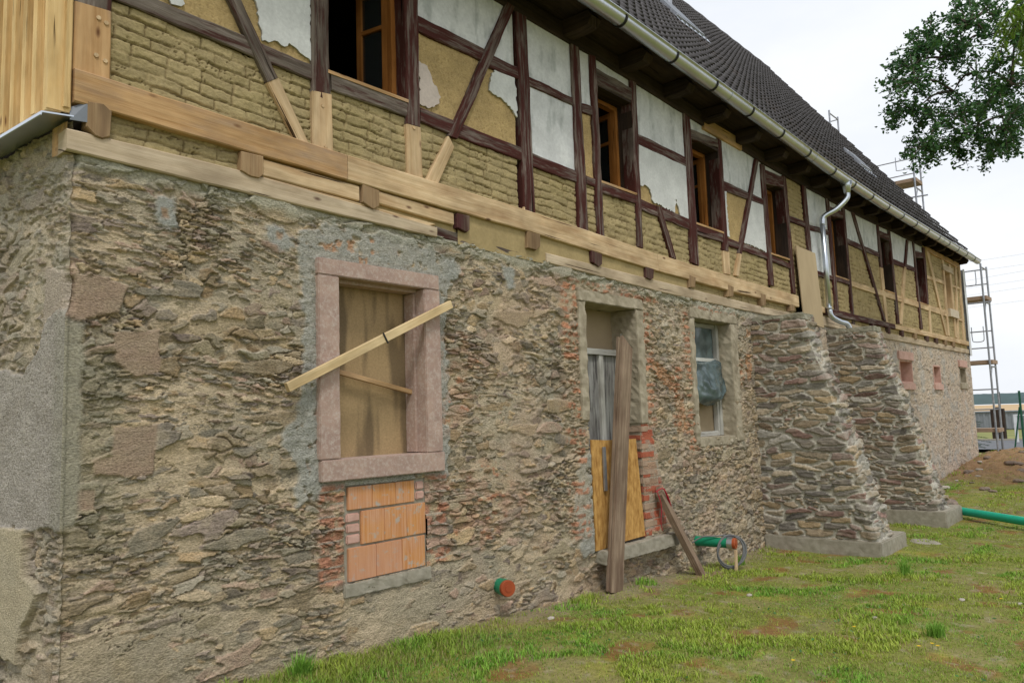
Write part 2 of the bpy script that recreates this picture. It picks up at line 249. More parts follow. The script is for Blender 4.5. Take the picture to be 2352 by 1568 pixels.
class MB:
    def __init__(s): s.v = []; s.f = []; s.uv = []
    def add(s, v, f, uv=None):
        b = len(s.v); s.v += [tuple(map(float, p)) for p in v]; s.f += [tuple(b+i for i in q) for q in f]
        s.uv += list(uv) if uv is not None else [(0, 0)]*len(v); return s
    def box(s, x0, x1, y0, y1, z0, z1, m=None):
        v = [(x, y, z) for x in (x0, x1) for y in (y0, y1) for z in (z0, z1)]
        f = [(0, 1, 3, 2), (4, 6, 7, 5), (0, 4, 5, 1), (2, 3, 7, 6), (0, 2, 6, 4), (1, 5, 7, 3)]
        # uv: long axis is u
        d = np.array([x1-x0, y1-y0, z1-z0]); k = int(np.argmax(np.abs(d)))
        uv = []
        for p in v: q = [p[i] for i in range(3) if i != k]; uv.append((p[k], q[0]+q[1]*1.3))
        if m is not None: v = [tuple(m @ Vector(p)) for p in v]
        return s.add(v, f, uv)
    def prism(s, a, b, wd, th, up=(0, 0, 1), bev=0.0):
        """board from a to b, width wd along up-ish, thickness th"""
        a = Vector(a); b = Vector(b); d = (b-a); Ln = d.length; d.normalize(); up = Vector(up); n = d.cross(up).normalized(); u = n.cross(d).normalized()
        c = bev or min(wd, th)*.08
        prof = [(-wd/2+c, -th/2), (wd/2-c, -th/2), (wd/2, -th/2+c), (wd/2, th/2-c), (wd/2-c, th/2), (-wd/2+c, th/2), (-wd/2, th/2-c), (-wd/2, -th/2+c)]
        nseg = max(1, int(Ln/.15)); v = []; uv = []
        for k in range(nseg+1):
            for (p, q) in prof: v.append(a+d*(Ln*k/nseg)+u*p+n*q); uv.append((Ln*k/nseg, p+q*1.3))
        f = [(k*8+i, k*8+(i+1) % 8, (k+1)*8+(i+1) % 8, (k+1)*8+i) for k in range(nseg) for i in range(8)]
        f += [tuple(range(7, -1, -1)), tuple(nseg*8+i for i in range(8))]
        return s.add(v, f, uv)
    def tube(s, pts, r, n=10, caps=True):
        pts = [Vector(p) for p in pts]; rr = r if hasattr(r, '__len__') else [r]*len(pts)
        v = []; f = []; uv = []; ref = None; Ln = 0
        for k, p in enumerate(pts):
            d = (pts[min(k+1, len(pts)-1)]-pts[max(k-1, 0)]).normalized()
            if ref is None: ref = d.orthogonal().normalized()
            ref = (ref-d*ref.dot(d)).normalized(); bb = d.cross(ref)
            if k: Ln += (p-pts[k-1]).length
            for i in range(n):
                t = 2*math.pi*i/n; v.append(p+(ref*math.cos(t)+bb*math.sin(t))*rr[k]); uv.append((Ln, i/n*rr[k]*6.3))
        for k in range(len(pts)-1):
            for i in range(n): f.append((k*n+i, k*n+(i+1) % n, (k+1)*n+(i+1) % n, (k+1)*n+i))
        if caps: f += [tuple(range(n-1, -1, -1)), tuple((len(pts)-1)*n+i for i in range(n))]
        return s.add(v, f, uv)
    def build(s, name, mat, parent=None, smooth=False):
        o = mesh(name, s.v, s.f, mat, parent, uv=s.uv, smooth=smooth); return o
def smoothpath(P, n=6):
    P = [np.array(p, float) for p in P]; o = []
    for i in range(len(P)-1):
        a = P[max(i-1, 0)]; b = P[i]; c = P[i+1]; d = P[min(i+2, len(P)-1)]
        for k in range(n):
            t = k/n; o.append(.5*((2*b)+(-a+c)*t+(2*a-5*b+4*c-d)*t*t+(-a+3*b-3*c+d)*t**3))
    o.append(P[-1]); return o
# ---------------------------------------------------------------- materials
def newmat(name):
    m = bpy.data.materials.new(name); m.use_nodes = True; nt = m.node_tree; b = nt.nodes['Principled BSDF']
    return m, nt, b
def N(nt, t, **k):
    n = nt.nodes.new(t)
    for a, v in k.items():
        if hasattr(n, a): setattr(n, a, v)
        else: n.inputs[a].default_value = v
    return n
def ramp(nt, src, stops):
    r = nt.nodes.new('ShaderNodeValToRGB'); e = r.color_ramp.elements
    while len(e) < len(stops): e.new(.5)
    for q, (p, c) in zip(e, stops): q.position = p; q.color = (*c, 1) if len(c) == 3 else c
    nt.links.new(src, r.inputs['Fac']); return r.outputs['Color']
def mixc(nt, fac, a, b, mode='MIX'):
    m = nt.nodes.new('ShaderNodeMix'); m.data_type = 'RGBA'; m.blend_type = mode
    for s, k in ((fac, 0), (a, 6), (b, 7)):
        if hasattr(s, 'links') or isinstance(s, bpy.types.NodeSocket): nt.links.new(s, m.inputs[k])
        elif k == 0: m.inputs[0].default_value = s
        else: m.inputs[k].default_value = (*s, 1)
    return m.outputs[2]
def bump(nt, b, src, st, dist=.01):
    n = nt.nodes.new('ShaderNodeBump'); n.inputs['Strength'].default_value = st; n.inputs['Distance'].default_value = dist
    nt.links.new(src, n.inputs['Height']); nt.links.new(n.outputs['Normal'], b.inputs['Normal'])
def noise(nt, vec, scale, detail=5, rough=.6):
    n = nt.nodes.new('ShaderNodeTexNoise'); n.inputs['Scale'].default_value = scale; n.inputs['Detail'].default_value = detail; n.inputs['Roughness'].default_value = rough
    if vec is not None: nt.links.new(vec, n.inputs['Vector'])
    return n.outputs['Fac']
def objvec(nt, scale=(1, 1, 1), rnd=True, kind='Object'):
    tc = nt.nodes.new('ShaderNodeTexCoord'); mp = nt.nodes.new('ShaderNodeMapping'); mp.inputs['Scale'].default_value = scale
    nt.links.new(tc.outputs[kind], mp.inputs['Vector'])
    if rnd:
        oi = nt.nodes.new('ShaderNodeObjectInfo'); c = nt.nodes.new('ShaderNodeCombineXYZ'); mu = nt.nodes.new('ShaderNodeMath'); mu.operation = 'MULTIPLY'; mu.inputs[1].default_value = 37.
        nt.links.new(oi.outputs['Random'], mu.inputs[0])
        for i in range(3): nt.links.new(mu.outputs[0], c.inputs[i])
        nt.links.new(c.outputs[0], mp.inputs['Location'])
    return mp.outputs['Vector']
def attr_mat(name, rough=.95, ns=90, amp=.25, bs=.5, bd=.006, scale=(1, 1, 1), spec=.2):
    m, nt, b = newmat(name); a = nt.nodes.new('ShaderNodeAttribute'); a.attribute_name = 'Col'
    v = objvec(nt, scale, False); f = noise(nt, v, ns, 6, .65); f2 = noise(nt, v, ns*.13, 4, .6)
    c = ramp(nt, f, [(.3, (1-amp,)*3), (.7, (1+amp,)*3)]); c2 = ramp(nt, f2, [(.3, (.88,)*3), (.7, (1.1,)*3)])
    o = mixc(nt, 1., a.outputs['Color'], c, 'MULTIPLY'); o = mixc(nt, 1., o, c2, 'MULTIPLY')
    nt.links.new(o, b.inputs['Base Color']); b.inputs['Roughness'].default_value = rough; b.inputs['Specular IOR Level'].default_value = spec
    bump(nt, b, f, bs, bd); return m
def wood_mat(name, light, dark, stain, paint=None, paint_amt=.5, knots=True, rough=.88):
    m, nt, b = newmat(name)
    v = objvec(nt, (1.6, 38, 1), True, 'UV'); v2 = objvec(nt, (2.2, 9, 1), True, 'UV'); v3 = objvec(nt, (2.0, 4, 1), True, 'UV')
    g = noise(nt, v, 1., 6, .65); st = noise(nt, v2, 1.1, 4, .6); big = noise(nt, v3, 1.2, 3, .6)
    c = ramp(nt, g, [(.3, dark), (.62, light)])
    sf = ramp(nt, st, [(.45, (0, 0, 0)), (.75, (.75, .75, .75))]); c = mixc(nt, sf, c, stain)
    bf = ramp(nt, big, [(.3, (.68, .66, .64)), (.68, (1.14, 1.14, 1.14))]); c = mixc(nt, 1., c, bf, 'MULTIPLY')
    if knots:
        vo = nt.nodes.new('ShaderNodeTexVoronoi'); vo.inputs['Scale'].default_value = 1.; vk = objvec(nt, (3.2, 8, 1), True, 'UV'); nt.links.new(vk, vo.inputs['Vector'])
        kf = ramp(nt, vo.outputs['Distance'], [(.04, (1, 1, 1)), (.12, (0, 0, 0))]); c = mixc(nt, kf, c, (dark[0]*.35, dark[1]*.28, dark[2]*.3))
    if paint is not None:
        vp = objvec(nt, (2.2, 26, 1), True, 'UV'); pf = noise(nt, vp, 1., 7, .7)
        p2 = ramp(nt, pf, [(paint_amt-.06, (1, 1, 1)), (paint_amt+.05, (0, 0, 0))]); pc = mixc(nt, bf, paint, tuple(k*1.6 for k in paint))
        c = mixc(nt, p2, c, paint)
    vc = objvec(nt, (.9, 30, 1), True, 'UV'); ck = noise(nt, vc, 1.3, 3, .5)
    cf = ramp(nt, ck, [(.29, (.14, .12, .11)), (.325, (1, 1, 1))]); c = mixc(nt, 1., c, cf, 'MULTIPLY')
    nt.links.new(c, b.inputs['Base Color']); b.inputs['Roughness'].default_value = rough; b.inputs['Specular IOR Level'].default_value = .12
    ad = nt.nodes.new('ShaderNodeMath'); ad.operation = 'MULTIPLY'; nt.links.new(g, ad.inputs[0]); nt.links.new(cf, ad.inputs[1]); bump(nt, b, ad.outputs[0], .9, .005)
    return m
def flat_mat(name, c1, c2=None, rough=.7, ns=20, metal=0, bs=.2, spec=.3, scale=(1, 1, 1)):
    m, nt, b = newmat(name); c2 = c2 or tuple(k*.8 for k in c1); v = objvec(nt, scale, True); f = noise(nt, v, ns, 5, .6)
    nt.links.new(ramp(nt, f, [(.32, c2), (.68, c1)]), b.inputs['Base Color']); b.inputs['Roughness'].default_value = rough; b.inputs['Metallic'].default_value = metal; b.inputs['Specular IOR Level'].default_value = spec
    if bs: bump(nt, b, f, bs, .005)
    return m
MT = {}
MT['rubble'] = attr_mat('rubble masonry', .95, 75, .42, 1., .014, (1, 1, 1.7))
MT['clay'] = attr_mat('clay', .97, 60, .22, .7, .006, (1, 1, 1.6))
MT['render'] = attr_mat('plaster', .9, 40, .1, .35, .003)
MT['masonry'] = attr_mat('buttress masonry', .9, 55, .28, .8, .006, (1, 1, 1.6))
MT['earth'] = attr_mat('earth', .97, 35, .3, .9, .012)
MT['new'] = wood_mat('new pine', (.66, .50, .31), (.47, .33, .18), (.40, .24, .12))
MT['newor'] = wood_mat('amber pine', (.56, .36, .18), (.40, .23, .10), (.33, .25, .19))
MT['new2'] = wood_mat('weathered pine', (.56, .46, .33), (.42, .33, .22), (.34, .25, .16))
MT['old'] = wood_mat('weathered oak', (.21, .18, .15), (.08, .06, .048), (.05, .036, .028), (.06, .026, .021), .45, False)
MT['red'] = wood_mat('maroon painted oak', (.22, .18, .155), (.08, .055, .045), (.05, .03, .026), (.064, .021, .017), .53, False)
MT['end'] = wood_mat('joist end grain', (.36, .25, .14), (.24, .15, .08), (.16, .11, .07))
MT['endold'] = wood_mat('old joist end', (.17, .12, .09), (.07, .045, .035), (.04, .025, .025), (.07, .025, .025), .5, False)
MT['dark'] = wood_mat('dark eave wood', (.05, .036, .029), (.022, .016, .013), (.075, .048, .032), None, .5, False)
MT['frame'] = wood_mat('varnished window wood', (.42, .18, .05), (.30, .115, .03), (.25, .09, .02), None, .5, False, .35)
MT['larch'] = wood_mat('larch cladding', (.74, .54, .27), (.66, .45, .20), (.56, .34, .12), None, .5, True)
MT['plank'] = wood_mat('weathered plank', (.33, .25, .175), (.17, .115, .08), (.12, .065, .045), None, .5, False)
MT['batten'] = wood_mat('fresh batten', (.68, .53, .31), (.56, .41, .21), (.50, .36, .18), None, .5, False)
MT['greywood'] = wood_mat('peeling white door', (.34, .34, .32), (.24, .235, .22), (.17, .165, .155), (.085, .08, .075), .47, False)
MT['whitewood'] = wood_mat('peeling white frame', (.55, .55, .51), (.38, .37, .33), (.2, .19, .16), (.05, .045, .04), .36, False)
MT['osb'] = flat_mat('osb', (.60, .35, .11), (.30, .14, .03), .7, 34, bs=.2, scale=(1, 1, .35))
MT['zinc'] = flat_mat('zinc', (.66, .71, .77), (.54, .58, .63), .36, 3, 1., .03)
MT['steel'] = flat_mat('scaffold steel', (.42, .44, .47), (.30, .31, .34), .45, 12, .8, .05)
MT['iron'] = flat_mat('iron', (.05, .05, .05), (.03, .03, .03), .5, 12, .7)
MT['lead'] = flat_mat('lead', (.20, .22, .25), (.15, .165, .19), .6, 8, bs=.1)
MT['glass'] = None
m, nt, b = newmat('glass'); b.inputs['Base Color'].default_value = (.03, .035, .035, 1); b.inputs['Roughness'].default_value = .06; b.inputs['Specular IOR Level'].default_value = .6; b.inputs['Alpha'].default_value = .55; MT['glass'] = m
MT['tile'] = flat_mat('roof tile', (.088, .082, .084), (.052, .048, .050), .8, 9, 0, .3)
MT['green'] = flat_mat('green pipe', (.015, .42, .27), (.012, .36, .23), .35, 6, bs=.02)
MT['pipegreen'] = flat_mat('green drain pipe', (.01, .22, .11), (.008, .17, .09), .38, 6, bs=.02)
MT['orange'] = flat_mat('orange brown cap', (.38, .085, .025), (.30, .06, .02), .45, 8, bs=.02)
MT['cable'] = flat_mat('grey cable', (.16, .165, .165), (.12, .12, .12), .5, 8)
MT['string'] = flat_mat('red string', (.45, .02, .045), (.35, .015, .03), .7, 20)
MT['concrete'] = flat_mat('concrete', (.36, .33, .265), (.25, .225, .17), .9, 14, bs=.4)
MT['surround'] = flat_mat('render surround', (.44, .385, .285), (.25, .21, .145), .9, 8, bs=.9)
MT['cream'] = flat_mat('cream lintel', (.60, .52, .40), (.5, .42, .31), .9, 11)
MT['pinkstone'] = flat_mat('pink block', (.60, .39, .32), (.48, .29, .23), .9, 15, bs=.3)
MT['card'] = flat_mat('cardboard', (.36, .28, .18), (.31, .235, .145), .85, 3, bs=.05)
MT['ply'] = flat_mat('plywood', (.50, .385, .235), (.40, .30, .175), .75, 4, bs=.1, scale=(1, 1, .3))
MT['white'] = flat_mat('white render', (.7, .72, .73), (.6, .6, .6), .9, 8)
MT['interior'] = flat_mat('dark room', (.05, .035, .025), (.035, .025, .018), .95, 2, bs=0)
# red sandstone with pale lichen
m, nt, b = newmat('red sandstone'); v = objvec(nt, (1, 1, 1), False); f = noise(nt, v, 45, 8, .75); g = noise(nt, v, 6, 4, .6)
c = ramp(nt, g, [(.35, (.42, .295, .235)), (.65, (.33, .225, .185))]); c = mixc(nt, ramp(nt, f, [(.47, (0, 0, 0)), (.66, (.8, .8, .8))]), c, (.52, .44, .38))
nt.links.new(c, b.inputs['Base Color']); b.inputs['Roughness'].default_value = .92; bump(nt, b, f, .35, .004); MT['sandstone'] = m
# chipboard with damp streaks
m, nt, b = newmat('stained chipboard'); v = objvec(nt, (5.5, 1, .9), False); f = noise(nt, v, 1.3, 2, .5); v2 = objvec(nt, (1, 1, 1), False); g = noise(nt, v2, 70, 4, .7)
c = ramp(nt, f, [(.38, (.16, .11, .055)), (.52, (.36, .25, .125))]); c = mixc(nt, 1., c, ramp(nt, g, [(.3, (.8,)*3), (.7, (1.15,)*3)]), 'MULTIPLY')
nt.links.new(c, b.inputs['Base Color']); b.inputs['Roughness'].default_value = .8; MT['chip'] = m
# plastic film
m, nt, b = newmat('plastic film'); v = objvec(nt, (1, 1, 1), False); f = noise(nt, v, 7, 3, .5)
nt.links.new(ramp(nt, f, [(.35, (.045, .07, .075)), (.7, (.12, .165, .17))]), b.inputs['Base Color']); b.inputs['Roughness'].default_value = .22; b.inputs['Specular IOR Level'].default_value = .8; bump(nt, b, f, .25, .01); MT['film'] = m
# ribbed hollow brick
m, nt, b = newmat('ribbed hollow brick'); v = objvec(nt, (1, 1, .04), False); f = noise(nt, v, 95, 3, .5); v2 = objvec(nt, (1, 1, 1), True); g = noise(nt, v2, 7, 4, .6)
c = ramp(nt, f, [(.35, (.50, .21, .07)), (.65, (.60, .33, .19))]); c = mixc(nt, ramp(nt, g, [(.4, (0, 0, 0)), (.75, (.7, .7, .7))]), c, (.60, .27, .06))
v3 = objvec(nt, (1, 1, 1), False); g3 = noise(nt, v3, 16, 6, .7); c = mixc(nt, ramp(nt, g3, [(.56, (0, 0, 0)), (.64, (.85, .85, .85))]), c, (.40, .38, .33))
oi = nt.nodes.new('ShaderNodeObjectInfo'); c = mixc(nt, ramp(nt, oi.outputs['Random'], [(.45, (0, 0, 0)), (.8, (.5, .5, .5))]), c, (.52, .27, .18))
nt.links.new(c, b.inputs['Base Color']); b.inputs['Roughness'].default_value = .85; bump(nt, b, f, .8, .004); MT['hollow'] = m
# green leaf / needle / blade: hue varies by attribute
def leaf_mat(name, tr=.25, rough=.45):
    m, nt, b = newmat(name); a = nt.nodes.new('ShaderNodeAttribute'); a.attribute_name = 'Col'
    nt.links.new(a.outputs['Color'], b.inputs['Base Color']); b.inputs['Roughness'].default_value = rough; b.inputs['Specular IOR Level'].default_value = .35
    t = nt.nodes.new('ShaderNodeBsdfTranslucent'); nt.links.new(a.outputs['Color'], t.inputs['Color']); ms = nt.nodes.new('ShaderNodeMixShader'); ms.inputs[0].default_value = tr
    nt.links.new(b.outputs[0], ms.inputs[1]); nt.links.new(t.outputs[0], ms.inputs[2]); nt.links.new(ms.outputs[0], nt.nodes['Material Output'].inputs['Surface']); return m
MT['leaf'] = leaf_mat('leaf', .3, .4); MT['blade'] = leaf_mat('grass blade', .3, .6)
# ================================================================ THE HOUSE
LEN = 19.8
house = tag(empty('farmhouse', (9.9, 4.5, 0)), 'long half-timbered farmhouse under repair, rubble stone ground floor and dark tiled roof', 'house')
def lerp(a, b, t): return a+(b-a)*t
def C3(*c): return np.array(c, float)
def blend(col, m, c): col[:] = col*(1-m[..., None]) + np.asarray(c)*m[..., None]
WF = DATA['W']
# ---- rubble wall height and colour field
PAL = np.array([(.37, .305, .205), (.31, .275, .195), (.28, .26, .205), (.41, .32, .20), (.34, .285, .215), (.25, .21, .185), (.33, .31, .255), (.45, .375, .265), (.35, .265, .165), (.29, .27, .22), (.22, .20, .17), (.36, .27, .215)])
def terr(n, k, sharp):
    q = n*k; f = np.floor(q); return (f+ss(1-sharp, 1, q-f))/k
def rubble(x, z, far=False, seed=3, calm_add=0.):
    """flaky schist rubble: angular flat stones standing out of an uneven lime mortar bed"""
    dip = .16*fbm(x*.9, z*1.1, 2, seed+50)+.10*np.sin(x*1.3+z*2); zz = z+dip*.3
    fine = fbm(x*42, z*60, 4, seed+8, .7); mid = fbm(x*15, z*24, 4, seed+9, .6); str_ = fbm(x*7, zz*60, 3, seed+10, .6)
    blk = ss(-.12, .22, fbm(x*.8+2, z*1.2, 2, seed+81)+.22*ss(2.2, 3.6, x)-.06); rA, dA, uA, vA = voro(x, zz, .165, .048, seed, .45, 1.1); rD, dD, uD, vD = voro(x+1.1, z, .115, .062, seed+60, .40, 1.3); rB, dB, uB, vB = voro(x+3.3, zz+.10*x, .075, .021, seed+20, .45, 1.2); rC, dC, uC, vC = voro(x+7.1, zz-.05*x, .30, .10, seed+30, .35, 1.3)
    d_ = lambda d, r_: ss(.03, .13, d+.05*mid)
    hA = -.010+.030*rA(1)+.012*(rA(2)-.5)*uA*2+.016*(rA(3)-.5)*vA*2; HA = hA+.0030*str_+.0022*fine-.032*(1-d_(dA, 1))
    hD = -.010+.028*rD(1)+.014*(rD(2)-.5)*uD*2+.014*(rD(3)-.5)*vD*2; HD = hD+.0020*str_+.0030*fine-.030*(1-ss(.04, .15, dD+.06*mid)); sD = blk > .5; HA = np.where(sD, HD, HA)
    hB = -.008+.024*rB(1)+.008*(rB(2)-.5)*uB*2+.012*(rB(3)-.5)*vB*2; HB = hB+.0015*str_+.0018*fine-.024*(1-ss(.03, .16, dB+.04*fine))
    hC = .006+.014*rC(1)+.010*(rC(2)-.5)*uC*2; HC = hC+.0040*str_+.0020*fine-.05*(1-ss(.03, .10, dC+.03*mid)); useC = rC(7) > .86
    selB = ss(-.02, .12, fbm(x*1.9, z*2.5, 3, seed+33)+.25*(rA(8)-.5)) > .5
    Hs = np.where(useC & (HC > -.012), HC, np.where(selB, HB, HA))
    big = fbm(x*1.15+3, z*1.6, 3, seed+70); ml = -.005+.026*big+.013*fbm(x*4, z*6, 3, seed+71)+.0055*mid+.0030*fine+calm_add
    ml = np.minimum(ml, .017+.0055*mid+.003*fine)
    cv = np.abs(fbm(x*4.5, zz*14, 4, seed+30, .6)); crev = ss(.022, .006, cv)*ss(.05, .28, fbm(x*2.7, z*3.6, 3, seed+31)); ml = ml-.022*crev
    stn = ss(-.0015, .002, Hs-ml); H = np.maximum(Hs, ml)
    rA5, rA6 = np.where(sD, rD(5), rA(5)), np.where(sD, rD(6), rA(6))
    r5 = np.where(useC & (HC > -.012), rC(5), np.where(selB, rB(5), rA5)); r6 = np.where(useC & (HC > -.012), rC(6), np.where(selB, rB(6), rA6))
    cs = PAL[(r5*len(PAL)).astype(int) % len(PAL)]*C3(1.06, 1.0, .92)*(.62+.72*r6)[..., None]*(1+.28*str_+.25*fine)[..., None]
    dust = ss(-.12, .3, fbm(x*9, z*13, 3, seed+18)); cs = cs*(1-.48*dust[..., None])+C3(.44, .36, .25)*.48*dust[..., None]
    mort = C3(.51, .41, .275)*(1+.16*fbm(x*3, z*3, 3, seed+14)+.22*fine)[..., None]; mort = mort+(C3(.41, .35, .25)-C3(.51, .41, .275))*ss(-.2, .3, fbm(x*1.1, z*1.4, 3, seed+15))[..., None]
    blend(mort, .35*ss(.15, .5, fbm(x*3.3, z*3+5, 3, seed+17)), (.44, .33, .18))
    col = mort*(1-stn[..., None])+cs*stn[..., None]
    blend(col, .22*ss(.10, .5, fbm(x*2.3+9, z*4, 3, seed+16)), (.27, .265, .21))
    deep = ss(-.006, -.020, H); blend(col, .7*deep, (.11, .09, .065)); blend(col, .35*ss(.10, .03, np.where(selB, dB, dA))*stn, (.13, .11, .085))  # crevice shade painted into the colour: deep gaps and stone edges darkened
    return H, col
def cornerh(z): return .021*ss(1.13, 1.16, z)*ss(2.2, 2.15, z)+.075*fbm(z*5, z*0+2, 4, 88, .7)*ss(1.13, 1.05, z)+.06*fbm(z*5, z*0+2, 4, 88, .7)*ss(2.15, 2.25, z)-.006
def facade_field(x, z):
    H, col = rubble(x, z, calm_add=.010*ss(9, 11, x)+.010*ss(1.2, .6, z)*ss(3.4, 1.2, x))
    sm = .25*ss(1.1, .5, z)*ss(3.2, 1.0, x)                                      # smeared mortar low on the left
    H *= (1-.35*sm); blend(col, .6*sm, (.36, .285, .18))
    # rough lumpy pale work right of the door, then paler and finer towards the far end
    a = ss(5.0, 5.6, x + .25*fbm(x*2, z*2, 2, 3))*ss(9, 7.5, x)
    lmp = fbm(x*15, z*17, 4, 55, .7); H = H+a*.016*lmp; blend(col, .55*a*ss(.0, .35, lmp), (.52, .455, .345)); blend(col, .6*a*ss(.10, .38, -lmp), (.15, .13, .105))
    f = ss(8.8, 10.5, x); fl = fbm(x*11, z*15, 5, 66, .7); H = H*(1-.3*f)+f*.014*fl; blend(col, f*.62, (.60, .49, .39)); blend(col, f*.5*ss(.0, .4, fbm(x*1.3, z*1.7, 3, 67)), (.55, .43, .34))
    blend(col, f*.8*ss(.16, .34, fbm(x*9, z*15, 3, 68)), (.20, .175, .15)); blend(col, f*.65*ss(.08, .3, fbm(x*2.2, z*3, 3, 69)), (.42, .40, .36)); blend(col, f*.6*ss(.2, .4, fbm(x*5, z*7, 3, 65)), (.64, .58, .49))
    blend(col, .30*ss(2.2, 3.2, x)*ss(9, 6, x)*ss(-.1, .3, fbm(x*1.7, z*2.1, 3, 64)), (.46, .315, .225))
    # squared pink blocks at the quoin
    for P in WF['pink'][:4]:
        m = mask(x, z, P, .008, .012, 9); H = H*(1-m) + m*(.012+.003*fbm(x*20, z*50, 3, 9)); blend(col, m*.85, (.36, .27, .19)); blend(col, m*.4*ss(-.2, .3, fbm(x*6, z*9, 2, 4)), (.34, .23, .17))
    for P in WF['greyblob']:
        m = mask(x, z, P, .02, .03, 14); H = H*(1-m) + m*(.012+.008*fbm(x*25, z*25, 4, 19)); blend(col, m*.85, (.345, .355, .325))
    for P in WF['blobcore']:
        m = mask(x, z, P, .012, .02, 14); blend(col, m*.8, (.40, .25, .15)); H -= .006*m
    for P in WF['cement']:
        m = mask(x, z, P, .015, .075, 7, 77)*ss(-.55, -.2, fbm(x*11, z*11, 3, 78)); H = H*(1-m*.9) + m*(.014+.012*fbm(x*16, z*16, 5, 29, .6)); blend(col, m*.85, (.345, .345, .305)); blend(col, m*.45*ss(0, .4, fbm(x*7, z*7, 3, 28)), (.42, .40, .34))
    for P in WF['pinktone']:
        m = mask(x, z, P, .06, .16, 3, 91); s = ss(-.15, .3, fbm(x*8, z*12, 4, 92)); blend(col, m*.42*s, (.46, .25, .17)); blend(col, m*.55*ss(.3, .45, fbm(x*8, z*14, 3, 93)), (.46, .16, .07))
    for P in WF['brickspots']:
        m = mask(x, z, P, .008, .03, 18)*ss(-.45, -.1, fbm(x*22, z*22, 3, 34)); H -= .006*m; blend(col, m*.75, (.48, .235, .11)); blend(col, m*.5*ss(.05, .3, fbm(x*30, z*30, 3, 35)), (.44, .36, .26))
    # brick rubble edging the door and the small window
    for (x0, x1, z0, z1) in ((3.84, 4.10, .6, 2.78), (5.08, 5.26, 1.5, 2.75), (3.9, 5.4, 2.70, 2.84), (5.9, 6.10, 1.2, 2.75), (6.0, 7.2, 2.68, 2.80), (5.62, 5.80, 1.4, 2.1), (7.1, 7.26, 1.9, 2.2)):
        b = ss(x0-.05, x0+.03, x)*ss(x1+.05, x1-.03, x)*ss(z0-.05, z0+.03, z)*ss(z1+.04, z1-.02, z)
        rb, db, _, _ = stones(x, z, (.055, .085), (.10, .22), 301, .016, 14, .012)
        m = b*ss(0, .012, db)*(rb(3) > .22)*ss(-.32, .02, fbm(x*14, z*14, 3, 33)); H += m*.004; cb = C3(.47, .215, .12)[None]*(.75+.5*rb(4).ravel())[:, None]
        col[:] = col*(1-m[..., None]*.85) + cb.reshape(col.shape)*m[..., None]*.85
        blend(col, b*(1-m)*.4, (.46, .38, .26))
    # clean brick pier right of the door
    P = WF['brickpier']; m = mask(x, z, P, .012, .03, 7)
    row = np.floor(z/.077); ph = (z/.077) % 1; px_ = (x/.25+.5*(row % 2)) % 1
    j = ss(.0, .12, ph)*ss(1, .88, ph)*ss(0, .04, px_)*ss(1, .96, px_); rr = hsh(row, np.floor(x/.25+.5*(row % 2)), 5)
    cb = np.where((rr > .45)[..., None], C3(.46, .12, .065), C3(.42, .27, .18))*(.8+.4*hsh(row, row, 8))[..., None]
    cc = cb*j[..., None] + C3(.40, .36, .28)*(1-j[..., None]); blend2 = m[..., None]*.95; col[:] = col*(1-blend2)+cc*blend2; H[:] = H*(1-m)+m*(.004*j+.003*fbm(x*30, z*30, 3, 3))
    mm = m*ss(.0, .3, fbm(x*6, z*6, 3, 37)); blend(col, mm*.6, (.42, .385, .31))
    # bricks beside the hollow-block infill
    for (x0, x1) in ((1.40, 1.56), (2.24, 2.42)):
        m = ss(x0-.03, x0+.01, x)*ss(x1+.03, x1-.01, x)*ss(.62, .68, z)*ss(1.26, 1.22, z); row = np.floor(z/.075); ph = (z/.075) % 1
        j = ss(0, .15, ph)*ss(1, .85, ph); cb = np.where((hsh(row, row+int(x0*10), 6) > .5)[..., None], C3(.46, .30, .22), C3(.45, .20, .12))
        m = m*ss(-.35, .1, fbm(x*11, z*11, 3, 44)); cc = cb*j[..., None]+C3(.36, .34, .28)*(1-j[..., None]); col[:] = col*(1-m[..., None]*.85)+cc*m[..., None]*.85
    # soft mortar under the wall plate
    m = ss(.10, .02, (2.94-.022*x) - z + .05*fbm(x*5, z*5, 3, 61))*ss(9, 7, x); blend(col, m*.75, (.40, .395, .31)); H += m*.01
    # render edge wrapping round the corner
    m = ss(.10, .05, x+.03*fbm(x*5, z*7, 3, 71))*ss(1.13, 1.19, z)*ss(2.16, 2.1, z); H = H*(1-m)+m*(.018+.002*fbm(x*70, z*70, 2, 3)); blend(col, m*.9, (.33, .31, .235))
    m = ss(.34, .2, x+.06*fbm(x*5, z*6, 3, 72))*ss(.95, 1.1, z)*ss(2.1, 1.9, z)*(1-m); m = m*(1-np.clip(sum(mask(x, z, P, .01, .012, 9) for P in WF['pink']), 0, 1))
    blend(col, m*.6, (.255, .235, .16)); H += m*.006*fbm(x*40, z*40, 3, 73)
    return H, col
OPEN = [(1.50, 2.27, 1.36, 2.54), (1.575, 2.24, .64, 1.225), (4.15, 4.985, .44, 2.62), (6.125, 6.99, 1.32, 2.625), (13.77, 14.6, 2.04, 2.43), (16.17, 16.75, 2.05, 2.40), (18.53, 19.14, 2.09, 2.43)]
def plate_bottom(x): return np.interp(x, [0, 1, 2.4, 3.6, 5.5, 7.2, 9, 9.9, 12.5, 20], [2.955, 2.93, 2.905, 2.885, 2.825, 2.81, 2.80, 2.80, 2.78, 2.79])+.012
